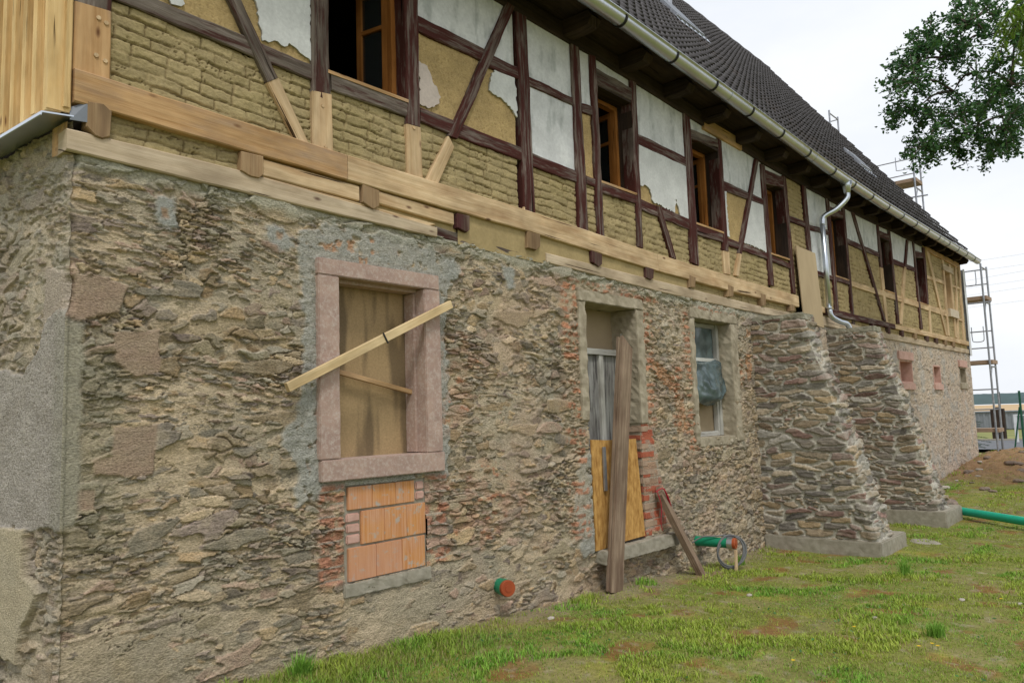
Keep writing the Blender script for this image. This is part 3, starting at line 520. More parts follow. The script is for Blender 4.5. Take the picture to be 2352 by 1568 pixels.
def wall_piece(x0, x1, dx, dz):
    nx = int((x1-x0)/dx)+1; nz = int(3.2/dz)+1
    xs = np.linspace(x0, x1, nx); Xg = np.repeat(xs[:, None], nz, 1); t = np.linspace(0, 1, nz)[None, :]
    zt = plate_bottom(xs)[:, None]; Zg = -.2 + t*(zt+.2)
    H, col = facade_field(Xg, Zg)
    edge = ss(0, .05, Xg); H = H*edge+cornerh(Zg)*(1-edge); H = H*ss(LEN, LEN-.05, Xg)
    cx = (Xg[:-1, :-1]+Xg[1:, 1:])/2; cz = (Zg[:-1, :-1]+Zg[1:, 1:])/2; keep = np.ones(cx.shape, bool)
    for (a, b, c, d) in OPEN: keep &= ~((cx > a) & (cx < b) & (cz > c) & (cz < d))
    und = .05*ss(.5, .15, Zg)*ss(3.5, 4.2, Xg)*ss(5.6, 4.8, Xg)                # undercut below the threshold
    Yg = -(H) + und + .012
    Xg = Xg-cornerh(Zg)*(1-edge)
    Yg = np.where(Xg < .002, -cornerh(Zg), Yg) if x0 == 0 else Yg
    return np.stack([Xg, Yg, Zg], -1).reshape(-1, 3), col.reshape(-1, 3), gridfaces(nx, nz, keep)
Vs, Cs, Fs, o = [], [], [], 0
for a in ((0, 3.0, .0055, .0052), (2.98, 7.7, .009, .008), (7.67, LEN, .022, .014)):
    V, c, f = wall_piece(*a); Vs.append(V); Cs.append(c); Fs.append(f+o); o += len(V)
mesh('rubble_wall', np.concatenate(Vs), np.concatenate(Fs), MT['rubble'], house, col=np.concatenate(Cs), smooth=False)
# ---- gable wall (turns back at 95 degrees)
GD = np.array([-.086, .996]); GN = np.array([-.996, -.086])
def gpt(s, off, z): return (GD[0]*s+GN[0]*off, GD[1]*s+GN[1]*off, z)
ns, nz = 190, 560; S, Z = np.meshgrid(np.linspace(0, 1.6, ns), np.linspace(-.2, 3.11, nz), indexing='ij')
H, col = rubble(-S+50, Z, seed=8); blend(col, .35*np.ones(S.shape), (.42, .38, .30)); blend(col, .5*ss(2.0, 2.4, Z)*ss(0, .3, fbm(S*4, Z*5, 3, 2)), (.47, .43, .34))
m = mask(S, Z, [(-.02, 2.36), (.22, 2.42), (.24, 2.1), (.1, 2.1), (-.02, 2.12)], .01, .02); H = H*(1-m)+.01*m; blend(col, m*.8, (.40, .335, .27))
m = mask(S, Z, WF['peb'], .006, .035, 9, 61); m = np.maximum(m, ss(.06, .04, S)*ss(1.15, 1.17, Z)*ss(2.2, 2.17, Z))
g = fbm(S*70, Z*70, 3, 62, .7); H = H*(1-m)+m*(.022+.005*g); blend(col, m, (.385, .35, .305)); blend(col, m*.6*ss(.05, .35, -g), (.19, .165, .13)); blend(col, m*.6*ss(.1, .4, g), (.46, .42, .36))
blend(col, m*.5*ss(.12, .03, S), (.26, .25, .19)); blend(col, m*.45*ss(0, .45, fbm(S*2.2, Z*3.2, 4, 66, .6)), (.27, .235, .19)); blend(col, m*.35*ss(.1, .5, fbm(S*4+3, Z*3, 4, 67, .6)), (.43, .39, .33)); H += m*.006*fbm(S*8, Z*8, 3, 68)
m = mask(S, Z, WF['smooth'], .004, .02, 11, 63); H = H*(1-m)+m*(.045+.0012*fbm(S*40, Z*40, 3, 9)); blend(col, m, (.45, .385, .265)); blend(col, m*.35*ss(-.1, .4, fbm(S*3, Z*4, 4, 12)), (.40, .36, .27))
cz_ = cornerh(Z)*(1-ss(0, .05, S)); H = H*ss(0, .05, S)+cz_
G3 = np.stack([GD[0]*S+GN[0]*H-.004*cz_, GD[1]*S+GN[1]*H-cz_*.914, Z], -1)
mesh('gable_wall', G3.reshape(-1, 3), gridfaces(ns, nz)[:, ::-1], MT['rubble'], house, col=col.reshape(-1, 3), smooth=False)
# the rest of the shell: rear wall, far gable, upper gable
MB().box(-1.0, LEN-.06, 8.9, 9.1, -.2, 5.05).build('rear_wall', MT['white'], house)
mb = MB(); yy = [0.03, 9.1]; mb.add([(LEN-.05, .03, -.2), (LEN-.05, 9.1, -.2), (LEN-.05, 9.1, 5.1), (LEN-.05, 4.5, 11.3), (LEN-.05, .03, 5.1), (LEN-.35, .03, -.2), (LEN-.35, 9.1, -.2), (LEN-.35, 9.1, 5.1), (LEN-.35, 4.5, 11.3), (LEN-.35, .03, 5.1)],
   [(0, 1, 2, 3, 4), (9, 8, 7, 6, 5), (0, 5, 6, 1), (0, 4, 9, 5), (4, 3, 8, 9), (3, 2, 7, 8), (2, 1, 6, 7)]); mb.build('far_gable', MT['white'], house)
mb = MB(); a = gpt(.02, -.05, 0); b = gpt(9.0, -.05, 0); mb.add([(a[0], a[1], 3.0), (b[0], b[1], 3.0), (b[0], b[1], 5.1), (-.25, 4.5, 11.2), (a[0], a[1], 5.1), (b[0], b[1], -.2), (gpt(1.55, -.05, 0)[0], gpt(1.55, -.05, 0)[1], -.2), (gpt(1.55, -.05, 0)[0], gpt(1.55, -.05, 0)[1], 3.0)],
   [(0, 4, 3, 2, 1), (7, 1, 5, 6)]); mb.build('gable_infill', MT['interior'], house)
# white render edge of the far gable
rr_ = random.Random(4); mb = MB(); zz = np.linspace(2.75, 4.85, 16); v = []
for z in zz: v += [(LEN-.16+rr_.uniform(-.02, .02), -.035, z), (LEN+.04, -.035, z), (LEN+.04, .3, z)]
mb.add(v, [(3*k+i, 3*k+i+1, 3*k+4+i, 3*k+3+i) for k in range(15) for i in (0, 1)]); mb.build('render_edge', MT['white'], house)
# rooms behind the windows, their lack of light painted as near-black brown
mb = MB(); mb.add([(.2, .35, 2.95), (LEN-.4, .35, 2.95), (LEN-.4, 4.5, 2.95), (.2, 4.5, 2.95), (.2, .35, 5.3), (LEN-.4, .35, 5.3), (LEN-.4, 4.5, 5.3), (.2, 4.5, 5.3)],
    [(0, 1, 2, 3), (7, 6, 5, 4), (3, 2, 6, 7), (0, 3, 7, 4), (1, 5, 6, 2)]); mb.build('upper_rooms', MT['interior'], house)
mb = MB(); mb.add([(.3, .5, -.1), (LEN-.4, .5, -.1), (LEN-.4, 4.5, -.1), (.3, 4.5, -.1), (.3, .5, 2.9), (LEN-.4, .5, 2.9), (LEN-.4, 4.5, 2.9), (.3, 4.5, 2.9)],
    [(0, 1, 2, 3), (7, 6, 5, 4), (3, 2, 6, 7), (0, 3, 7, 4), (1, 5, 6, 2)]); mb.build('lower_rooms', MT['interior'], house)
# ---- timbers
def strip(name, mat, A, B, y0, y1=.12, wob=.002, parent=house, seed=0):
    """timber between two edge chains A and B in the facade plane, front face at y0, back at y1"""
    A = np.array(A, float); B = np.array(B, float)
    def res(P, n):
        d = np.r_[0, np.cumsum(np.hypot(*np.diff(P, axis=0).T))]; t = np.linspace(0, d[-1], n); return np.stack([np.interp(t, d, P[:, 0]), np.interp(t, d, P[:, 1])], 1), t
    ln = np.hypot(*np.diff(A, axis=0).T).sum(); n = int(np.clip(ln/.05, 3, 90)); a, t = res(A, n); b, _ = res(B, n)
    wd = np.hypot(*(a-b).T).mean(); c = min(.007, wd*.12)/wd; rowsv = [(0., .0, 1), (0., c*wd, 0), (c, 0, 0), (.25, 0, 0), (.5, 0, 0), (.75, 0, 0), (1-c, 0, 0), (1., c*wd, 0), (1., 0, 1)]
    V = []; UV = []
    for k, (q, dep, back) in enumerate(rowsv):
        e = -1 if q < .5 else (1 if q > .5 else 0); nz_ = wob*fbm(t*4+seed*7.7, t*0+k*0+e*3.3+seed, 3, 5)*(1 if e else 0)*1.6
        p = a+(b-a)*q; dr = (b-a)/wd; p = p+dr*nz_[:, None]*(abs(e))
        y = (y0+dep+wob*.8*fbm(t*5+seed, t*0+q*6, 3, 6)) if not back else np.full(n, y1)
        V.append(np.stack([p[:, 0], y, p[:, 1]], 1)); UV.append(np.stack([t, np.full(n, q*wd+(-.05 if back and q == 0 else .05 if back else 0))], 1))
    V = np.concatenate(V); UV = np.concatenate(UV); R = len(rowsv)
    i = (np.arange(R-1)[:, None]*n+np.arange(n-1)[None]).ravel(); F_ = [tuple(q) for q in np.stack([i, i+1, i+n+1, i+n], 1)]
    F_ += [tuple(k*n for k in range(R)), tuple(k*n+n-1 for k in range(R))[::-1]]
    o = mesh(name, V, F_, None, parent, uv=UV); o.data.materials.append(MT[mat])
    bm = bmesh.new(); bm.from_mesh(o.data); bmesh.ops.recalc_face_normals(bm, faces=bm.faces); bm.to_mesh(o.data); bm.free(); return o
for k, (nm, mt, P, proud) in enumerate(DATA['timbers']):
    P = [tuple(p) for p in P]; h = len(P)//2; top = P[:h]; bot = P[h:][::-1]
    wob = {'old': .008, 'red': .006, 'dark': .006}.get(mt, .0018)
    if len(P) == 4 and (abs(P[0][1]-P[3][1])+abs(P[0][0]-P[3][0])*.5) > math.hypot(P[0][0]-P[1][0], P[0][1]-P[1][1]): A, B = [P[0], P[3]], [P[1], P[2]]
    else: A, B = top, bot
    strip(nm, mt, A, B, -proud-.004, .12, wob, house, k)
for mt, P in DATA['joists']:
    c = (np.mean([p[0] for p in P]), np.mean([p[1] for p in P])); v = [(x, -.036, z) for x, z in P]+[(x, -.030, z) for x, z in P]+[(x, .15, z) for x, z in P]; n = len(P)
    v = [(c[0]+(x-c[0])*.93, y, c[1]+(z-c[1])*.93) for x, y, z in v[:n]]+v[n:]
    f = [tuple(range(n))]+[(k*n+i, k*n+(i+1) % n, (k+1)*n+(i+1) % n, (k+1)*n+i) for k in (0, 1) for i in range(n)]
    o = mesh('joist_end', v, f, MT[mt], house, uv=[(z*.6, x) for x, y, z in v])
# ---- oak pegs in the new corner post and beams
for (x, z) in ((.105, 3.668), (.141, 3.655), (.097, 3.470), (.140, 3.455), (1.43, 3.60), (2.19, 3.66), (1.45, 3.34), (3.36, 3.30)):
    MB().tube([(x, .0, z), (x, -.014, z)], .0115, 10).build('peg', MT['new'], house)
# ---- infill panels
def panel(kind, x0, x1, zb, zt, y=.016, seed=0, name=None):
    """zb, zt: values or (left, right) pairs"""
    zb = zb if isinstance(zb, tuple) else (zb, zb); zt = zt if isinstance(zt, tuple) else (zt, zt)
    r = .008 if x0 < 4.3 else (.012 if x0 < 9 else .02); nu = max(4, int((x1-x0)/r)); nv = max(4, int((max(zt)-min(zb))/r))
    U, Vv = np.meshgrid(np.linspace(0, 1, nu), np.linspace(0, 1, nv), indexing='ij'); x = x0+(x1-x0)*U
    b = zb[0]+(zb[1]-zb[0])*U; t = zt[0]+(zt[1]-zt[0])*U; z = b+(t-b)*Vv; one = np.ones(x.shape)
    if kind in ('clay', 'claysoft'):
        far = ss(5, 12, x.mean()*one)
        zw = z-b+.016*fbm(x*6, z*8, 3, seed+1)+.018*pn(x*1.7, z*.3, seed); row = np.floor(zw/.066); ph = (zw/.066) % 1
        xr = x+.6*hsh(row, row*0+seed, 3)*.2+.012*fbm(x*6, z*9, 3, seed+2); ci = np.floor(xr/.19); pc = (xr/.19) % 1
        jr = np.minimum(ph, 1-ph)*.066; jc = np.minimum(pc, 1-pc)*.19
        smear = ss(-.25, .35, fbm(x*4, z*5, 3, seed+5)); wj = .0045+.003*fbm(x*20, z*20, 2, seed+6)
        vis = 1-.55*smear; j = np.maximum(ss(wj+.003, wj-.003, jr), .85*ss(wj+.002, wj-.003, jc))*vis
        crack = ss(.015, .004, np.abs(fbm(x*7+.4*z, z*13, 4, seed+8, .6)))*ss(0, .25, fbm(x*3, z*4, 2, seed+9)+.02)
        H = .008*(hsh(row, ci, 4)-.5)+.008*fbm(x*9, z*16, 4, seed+10, .65)-.015*j-.014*crack+.0026*fbm(x*50, z*90, 3, seed+11, .7)
        col = C3(.34, .27, .14)*(1+.30*fbm(x*6, z*11, 4, seed+12, .65)+.16*(hsh(row, ci, 9)-.5))[..., None]
        col = col*(1-.25*far[..., None])+C3(.42, .30, .13)*.25*far[..., None]
        blend(col, .35*ss(0, .4, fbm(x*2, z*3, 3, seed+13)), (.29, .235, .10)); blend(col, .75*np.clip(j+crack, 0, 1), (.15, .10, .045))
    elif kind == 'straw':
        g = fbm(x*45+z*12, z*34-x*16, 4, seed+3, .75); H = .006*fbm(x*7, z*7, 4, seed)+.005*g; col = C3(.41, .295, .135)*(1+.2*fbm(x*4, z*4, 3, seed+4))[..., None]
        blend(col, .55*ss(.12, .45, g), (.50, .38, .19)); blend(col, .6*ss(.12, .42, -g), (.20, .135, .06))
    elif kind == 'plaster':
        H = .003*fbm(x*4, z*4, 4, seed)+.0006*fbm(x*60, z*60, 2, seed); col = C3(.60, .61, .61)*(1+.05*fbm(x*3, z*3, 3, seed+4))[..., None]
        s = fbm(x*7, z*2.2, 5, seed+7, .6); blend(col, .75*ss(.0, .42, s), (.36, .38, .37)); blend(col, .5*ss(.1, .5, fbm(x*3.2, z*4.5, 5, seed+8, .6)), (.68, .69, .68))
        ed = np.minimum(np.minimum(U, 1-U)*(x1-x0), np.minimum(Vv, 1-Vv)*(t-b)); blend(col, .7*ss(.05, .015, ed+.02*fbm(x*9, z*9, 3, seed+2)), (.42, .42, .38))
    else:
        H = .003*fbm(x*5, z*5, 3, seed); col = C3(.36, .275, .135)*(1+.08*fbm(x*8, z*8, 4, seed))[..., None]
    V = np.stack([x, y-H, z], -1).reshape(-1, 3); mt = MT['render'] if kind in ('plaster', 'cem') else MT['clay']
    return mesh(name or {'clay': 'clay_panel', 'claysoft': 'clay_panel', 'straw': 'straw_clay_panel', 'plaster': 'plaster_panel', 'cem': 'clay_panel'}[kind], V, gridfaces(nu, nv)[:, ::-1] if False else gridfaces(nu, nv), mt, house, col=col.reshape(-1, 3), smooth=kind == 'plaster')
zl = lambda x: float(np.interp(x, [0, 1.4, 2.3, 4.1, 6.2, 8.2, 9.7, 11.3, 14, 18, 20], [3.85, 3.79, 3.78, 3.73, 3.645, 3.575, 3.55, 3.575, 3.61, 3.61, 3.61]))
zu = lambda x: float(np.interp(x, [2.2, 4.1, 6.2, 8.2, 10.6, 13, 15.4, 18, 20], [4.46, 4.425, 4.35, 4.285, 4.27, 4.28, 4.31, 4.32, 4.32]))
zs = lambda x: float(np.interp(x, [0, 1.6, 3.4, 5.4, 9.1, 9.9, 20], [3.30, 3.25, 3.22, 3.14, 3.09, 3.03, 3.04]))
zp = lambda x: float(np.interp(x, [p[0] for p in [(0, 5.0), (3.49, 4.99), (5.1, 4.955), (6.2, 4.915), (8.3, 4.83), (10.7, 4.81), (14, 4.855), (16.1, 4.89), (20, 4.92)]], [5.0, 4.99, 4.955, 4.915, 4.83, 4.81, 4.855, 4.89, 4.92]))+.03
def bay(x0, x1, lo, mid, up, sd):
    if lo: panel(lo, x0, x1, (zs(x0)-.03, zs(x1)-.03), (zl(x0)+.01, zl(x1)+.01), seed=sd)
    if mid: panel(mid, x0, x1, (zl(x0)+.0, zl(x1)+.0), (zu(x0), zu(x1)), y=.018 if mid != 'plaster' else .012, seed=sd+100)
    if up: panel(up, x0, x1, (zu(x0)-.002, zu(x1)-.002), (zp(x0), zp(x1)), y=.019 if up != 'plaster' else .013, seed=sd+200)
panel('clay', .15, 1.40, (3.28, 3.22), (3.86, 3.80), seed=1); panel('straw', .15, 1.40, (3.82, 3.76), 5.05, y=.018, seed=2)
bay(2.22, 3.32, 'clay', 'straw', 'plaster', 10); bay(3.38, 4.14, 'clay', 'plaster', 'plaster', 20); bay(4.2, 4.45, 'clay', 'straw', 'plaster', 30)
bay(5.13, 6.2, 'clay', 'straw', 'plaster', 40); bay(7.02, 8.2, 'clay', 'straw', 'plaster', 50); bay(8.98, 9.66, 'clay', 'clay', 'clay', 60)
bay(9.70, 10.6, 'clay', 'plaster', 'plaster', 70); bay(11.36, 13.15, 'clay', 'clay', 'plaster', 80); bay(13.86, 15.45, 'clay', 'clay', 'plaster', 90)
bay(16.24, 17.85, 'clay', 'clay', 'clay', 95); bay(18.52, 19.64, 'clay', 'clay', 'clay', 97)
panel('clay', 17.8, 18.55, 3.0, 3.60, seed=99); panel('clay', 17.8, 18.55, 4.60, 4.96, seed=98)
WIN = [(1.485, 2.135, 3.85, 4.80), (4.50, 5.09, 3.775, 4.70), (6.31, 6.955, 3.69, 4.66), (8.30, 8.90, 3.635, 4.60), (10.70, 11.29, 3.625, 4.60), (13.18, 13.79, 3.665, 4.62), (15.52, 16.17, 3.66, 4.62), (17.90, 18.46, 3.74, 4.59)]
for k, (a, b, c, d) in enumerate(WIN[:7]):
    panel('clay', a-.02, b+.02, (zs(a)-.03, zs(b)-.03), (c-.03, c-.03), seed=300+k)
    panel('cem' if k == 0 else 'plaster', a-.02, b+.02, (d+.02, d+.02), (zp(a)+.02, zp(b)+.02), y=.02, seed=310+k)
# band between the joist ends
panel('clay', .15, .875, 3.03, (3.215, 3.19), y=.012, seed=401); panel('cem', 2.60, 6.05, (2.89, 2.84), (3.13, 3.04), y=-.006, seed=402)
panel('clay', 6.05, 9.08, (2.90, 2.87), (3.03, 3.0), y=.02, seed=403); panel('clay', 9.85, 19.62, (2.87, 2.86), (3.0, 3.0), y=.012, seed=404)
panel('cem', 1.0, 2.6, (3.0, 2.95), (3.17, 3.13), y=.01, seed=405)
# plaster scabs that still hang on the clay
def scab(P, y=.0, th=.011, mat=None, seed=0, colr=None, amp=.012):
    P = np.array(P, float); r = random.Random(seed); Q = []
    for i in range(len(P)):
        a, b = P[i], P[(i+1) % len(P)]; n = max(2, int(np.hypot(*(b-a))/.02)); nn = np.array([-(b-a)[1], (b-a)[0]])/(np.hypot(*(b-a))+1e-9)
        for k in range(n): Q.append(a+(b-a)*k/n+nn*(r.uniform(-amp, amp) if k else 0))
    n = len(Q); v = [(q[0], y-th, q[1]) for q in Q]+[(q[0], y+.004, q[1]) for q in Q]
    f = [tuple(range(n))]+[(i, (i+1) % n, n+(i+1) % n, n+i) for i in range(n)]
    c = np.array([colr or (.58, .59, .575)]*(2*n))*np.array([[r.uniform(.95, 1.05)] for _ in range(2*n)]); c[n:] = (.35, .33, .28)
    return mesh('plaster_patch', v, f, MT['render'], house, col=c)
scab([(.80, 5.0), (1.02, 3.885), (1.10, 3.915), (1.17, 3.90), (1.20, 3.935), (1.36, 3.87), (1.36, 5.0)], .014, seed=1)
scab([(.42, 3.925), (.50, 3.90), (.55, 3.925), (.54, 3.98), (.42, 4.0)], .014, seed=2)
scab([(2.262, 4.18), (2.34, 4.17), (2.386, 4.09), (2.44, 4.02), (2.47, 3.97), (2.432, 3.905), (2.34, 3.85), (2.262, 3.86)], .012, seed=3, colr=(.50, .43, .38))
scab([(3.07, 4.385), (3.32, 4.41), (3.33, 4.06), (3.207, 4.148), (3.12, 4.17), (3.00, 4.19), (3.02, 4.30)], .012, seed=4)
scab([(5.15, 4.36), (6.18, 4.36), (6.18, 3.70), (5.97, 3.70), (5.90, 3.88), (5.85, 3.72), (5.42, 3.76), (5.38, 3.87), (5.3, 3.90), (5.15, 3.88)], .012, seed=5)
scab([(7.78, 4.26), (8.2, 4.26), (8.2, 3.62), (7.95, 3.64), (7.45, 3.66), (7.58, 3.95)], .012, seed=6)
scab([(7.04, 4.26), (7.13, 4.25), (7.11, 3.95), (7.14, 3.66), (7.04, 3.66)], .012, seed=7)
# ---- upstairs windows: old reveal boards, varnished frame, one casement swung inwards
def window(a, b, c, d, k):
    fr = MB(); y = .10 if k == 0 else .17; wd = .045
    fr.box(a, a+wd, y, y+.06, c, d).box(b-wd, b, y, y+.06, c, d).box(a+wd, b-wd, y, y+.06, c, c+wd).box(a+wd, b-wd, y, y+.06, d-wd, d)
    o = fr.build('window', MT['frame'], house)
    rv = MB(); rv.box(b-.001, b+.03, .0, y-.002, c-.02, d+.02).box(a-.03, a+.001, .0, y-.002, c-.02, d+.02).box(a-.03, b+.03, .0, y-.002, d, d+.03); rv.build('reveal', MT['dark'] if k else MT['old'], o)
    MB().box(a-.01, b+.01, -.012, y, c-.02, c+.002).build('sill', MT['newor'], o)
    # casement hinged on the right jamb, opened inwards
    for (hx, sgn, ang) in ((b-wd, -1, 78 if k == 0 else 97), (a+wd, 1, 80)):
        w_ = (b-a-2*wd)/2; h_ = d-c-2*wd; R_ = Matrix.Translation((hx, y+.05, c+wd)) @ Matrix.Rotation(math.radians(ang if sgn > 0 else -ang), 4, 'Z')
        s_ = MB(); X = lambda u: sgn*u
        def bx(u0, u1, z0, z1, y0=0, y1=.045): s_.box(min(X(u0), X(u1)), max(X(u0), X(u1)), y0, y1, z0, z1, R_)
        bx(0, .045, 0, h_); bx(w_-.045, w_, 0, h_); bx(.045, w_-.045, 0, .05); bx(.045, w_-.045, h_-.05, h_); bx(.045, w_-.045, h_*.62, h_*.62+.028)
        so = s_.build('sash', MT['frame'], o)
        g_ = MB(); g_.box(min(X(.045), X(w_-.045)), max(X(.045), X(w_-.045)), .018, .024, .05, h_-.05, R_).build('pane', MT['glass'], o)
for k, q in enumerate(WIN[:7]): window(*q, k)
# far right opening: bare new frame, pale lintel and sill blocks
o = MB().box(17.90, 17.93, .0, .25, 3.74, 4.59).box(18.43, 18.46, .0, .25, 3.74, 4.59).box(17.93, 18.43, .2, .25, 3.74, 4.59).build('window', MT['newor'], house)
MB().box(17.70, 18.66, -.03, .1, 4.585, 4.72).build('lintel', MT['new2'], o); MB().box(17.92, 18.74, -.05, .1, 3.56, 3.735).build('sill', MT['cream'], o)
# ---- stone-framed window, boarded up
o = MB().box(1.50, 2.28, .155, .175, 1.33, 2.56).build('boarded_window', MT['chip'], house)
def stonebox(name, x0, x1, y0, y1, z0, z1, parent, mat='sandstone', n=.004, seg=.03, sd=0, bev=.006):
    bm = bmesh.new(); bmesh.ops.create_cube(bm, size=1)
    for v in bm.verts: v.co = Vector((x0+(x1-x0)*(v.co.x+.5), y0+(y1-y0)*(v.co.y+.5), z0+(z1-z0)*(v.co.z+.5)))
    bmesh.ops.bevel(bm, geom=bm.edges[:], offset=bev, segments=2, affect='EDGES')
    for ax, L_ in ((0, x1-x0), (1, y1-y0), (2, z1-z0)):
        for q in np.arange(seg, L_, seg):
            no = [0, 0, 0]; no[ax] = 1; co = [x0, y0, z0]; co[ax] += q; bmesh.ops.bisect_plane(bm, geom=bm.verts[:]+bm.edges[:]+bm.faces[:], plane_co=co, plane_no=no)
    P = np.array([v.co[:] for v in bm.verts]); dn = fbm(P[:, 0]*11+P[:, 1]*7, P[:, 2]*11+P[:, 1]*5, 4, sd, .6)*n
    for v, q in zip(bm.verts, dn): v.co += v.normal*float(q)
    me = bpy.data.meshes.new(name); bm.to_mesh(me); bm.free(); return link(name, me, MT[mat], parent)
stonebox('lintel', 1.372, 2.375, -.035, .16, 2.518, 2.622, o, sd=1); stonebox('sill', 1.385, 2.39, -.04, .16, 1.262, 1.392, o, sd=2)
stonebox('jamb', 1.375, 1.527, -.034, .16, 1.394, 2.516, o, sd=3); stonebox('jamb', 2.232, 2.380, -.034, .16, 1.394, 2.516, o, sd=4)
MB().box(1.53, 2.23, .05, .15, 2.495, 2.517).box(2.208, 2.230, .06, .152, 1.40, 2.49).build('rebate', MT['sandstone'], o)
# hollow-brick infill below it
hb = []; courses = [(.645, .845, [1.60, 1.815, 2.03, 2.235]), (.858, 1.06, [1.70, 1.885, 2.075, 2.245]), (1.075, 1.215, [1.60, 1.79, 1.985, 2.15])]
for z0, z1, xs_ in courses:
    for i in range(len(xs_)-1): stonebox('hollow_brick', xs_[i]+.002, xs_[i+1]-.002, .004+.004*((i*7) % 3), .12, z0, z1, house, 'hollow', .001, .2, i, .003)
mb_ = MB(); mb_.box(1.56, 2.25, .022, .2, .63, 1.235).build('mortar_bed', MT['concrete'], house)
for (x0, x1, z0, z1) in ((1.592, 1.694, .868, .925), (1.592, 1.694, .935, .99), (1.592, 1.694, 1.0, 1.055), (2.158, 2.232, 1.085, 1.14), (2.158, 2.232, 1.15, 1.205)): stonebox('brick', x0, x1, .008, .1, z0, z1, house, 'pinkstone', .006, .03, int(x0*10), .008)
stonebox('render_ledge', 1.56, 2.27, -.010, .05, .555, .636, house, 'concrete', .012, .02, 9)
# ---- door
stonebox('door_reveal', 4.09, 4.156, .02, .30, .44, 1.565, house, 'concrete', .014, .03, 20)
sur = stonebox('door_surround', 4.045, 4.158, -.010, .30, 1.57, 2.61, house, 'surround', .020, .04, 21); 
stonebox('jamb', 4.972, 5.105, -.010, .30, 1.52, 2.61, sur, 'surround', .020, .04, 22); stonebox('lintel', 4.045, 5.105, -.012, .30, 2.612, 2.715, sur, 'surround', .020, .04, 23)
MT['redbrick'] = flat_mat('red brick', (.42, .125, .065), (.30, .085, .05), .9, 18, bs=.4); MT['tanbrick'] = flat_mat('limewashed brick', (.42, .30, .21), (.30, .21, .15), .9, 16, bs=.4)
rbk = random.Random(17); MB().box(4.985, 5.21, .012, .30, .45, 1.52).build('pier_mortar', MT['surround'], house)
for k in range(13):
    z_ = .462+k*.081; stonebox('brick', 4.965+rbk.uniform(0, .012), 5.09+.10*(k % 2)+rbk.uniform(-.02, .02), .002+rbk.uniform(0, .006), .29, z_, z_+.066, house, 'redbrick' if k in (0, 2, 4, 5, 9, 11) else 'tanbrick', .008, .025, k, .009)
MB().box(4.158, 5.10, .28, .30, .3, 2.61).build('cardboard_panel', MT['card'], sur)
dr = MB(); dr.box(4.17, 4.60, .205, .235, .45, 2.17).box(4.66, 5.04, .205, .235, .45, 2.17); door = dr.build('door', MT['greywood'], house)
MB().box(4.598, 4.662, .18, .24, .45, 2.17).build('muntin', MT['whitewood'], door); MB().box(4.158, 5.05, .17, .245, 2.172, 2.225).build('transom', MT['whitewood'], door)
MB().box(5.03, 5.075, .17, .25, .45, 2.60).box(4.97, 5.04, .16, .18, 2.34, 2.39).build('door_frame', MT['whitewood'], door)
stonebox('threshold', 4.20, 5.46, -.075, .28, .335, .452, house, 'concrete', .014, .03, 31)
# ---- small window with torn plastic
sur = stonebox('window_surround', 6.03, 6.133, -.008, .25, 1.27, 2.615, house, 'surround', .020, .04, 41)
stonebox('jamb', 6.98, 7.16, -.008, .25, 1.27, 2.615, sur, 'surround', .020, .04, 42); stonebox('lintel', 6.03, 7.16, -.010, .25, 2.617, 2.725, sur, 'surround', .020, .04, 43); stonebox('sill', 6.134, 6.98, -.0, .25, 1.24, 1.335, sur, 'surround', .012, .04, 44)
fr = MB(); fr.box(6.14, 6.22, .17, .22, 1.34, 2.61).box(6.93, 7.03, .15, .22, 1.34, 2.61).box(6.22, 6.93, .17, .22, 1.34, 1.39).box(6.22, 6.93, .17, .22, 2.56, 2.61); fw_ = fr.build('window', MT['whitewood'], house)
MB().box(6.22, 6.95, .16, .2, 2.175, 2.215).box(6.885, 6.925, .165, .215, 1.39, 2.17).build('glazing_bar', MT['whitewood'], fw_); MB().box(6.22, 6.93, .225, .235, 1.39, 2.17).build('pane', MT['card'], fw_)
# ---- three small openings at the far end
for i, (a, b, c, d) in enumerate(OPEN[4:]):
    mt = 'pinkstone' if i != 1 else 'surround'; mb = MB(); mb.box(a-.001, a+.03, .0, .35, c, d).box(b-.03, b+.001, 0, .35, c, d).box(a, b, 0, .35, c-.02, c+.01).box(a, b, 0, .35, d-.01, d+.02).box(a+.03, b-.03, .3, .34, c+.01, d-.01)
    op = mb.build('vent_opening', MT['pinkstone'] if i < 2 else MT['surround'], house)
    if i != 1: stonebox('lintel', a-.08, b+(.05 if i == 0 else .1), -.03, .02, d+.015, d+.17, op, 'pinkstone', .004, .1, 50+i)
    stonebox('sill', a+(.02 if i == 0 else -.05), b+.03, -.03, .02, c-.14, c-.022, op, 'pinkstone' if i < 2 else 'surround', .004, .1, 60+i)
    if i == 1: MB().box((a+b)/2-.02, (a+b)/2+.03, .1, .14, c+.012, d-.012).build('bar', MT['new'], op)
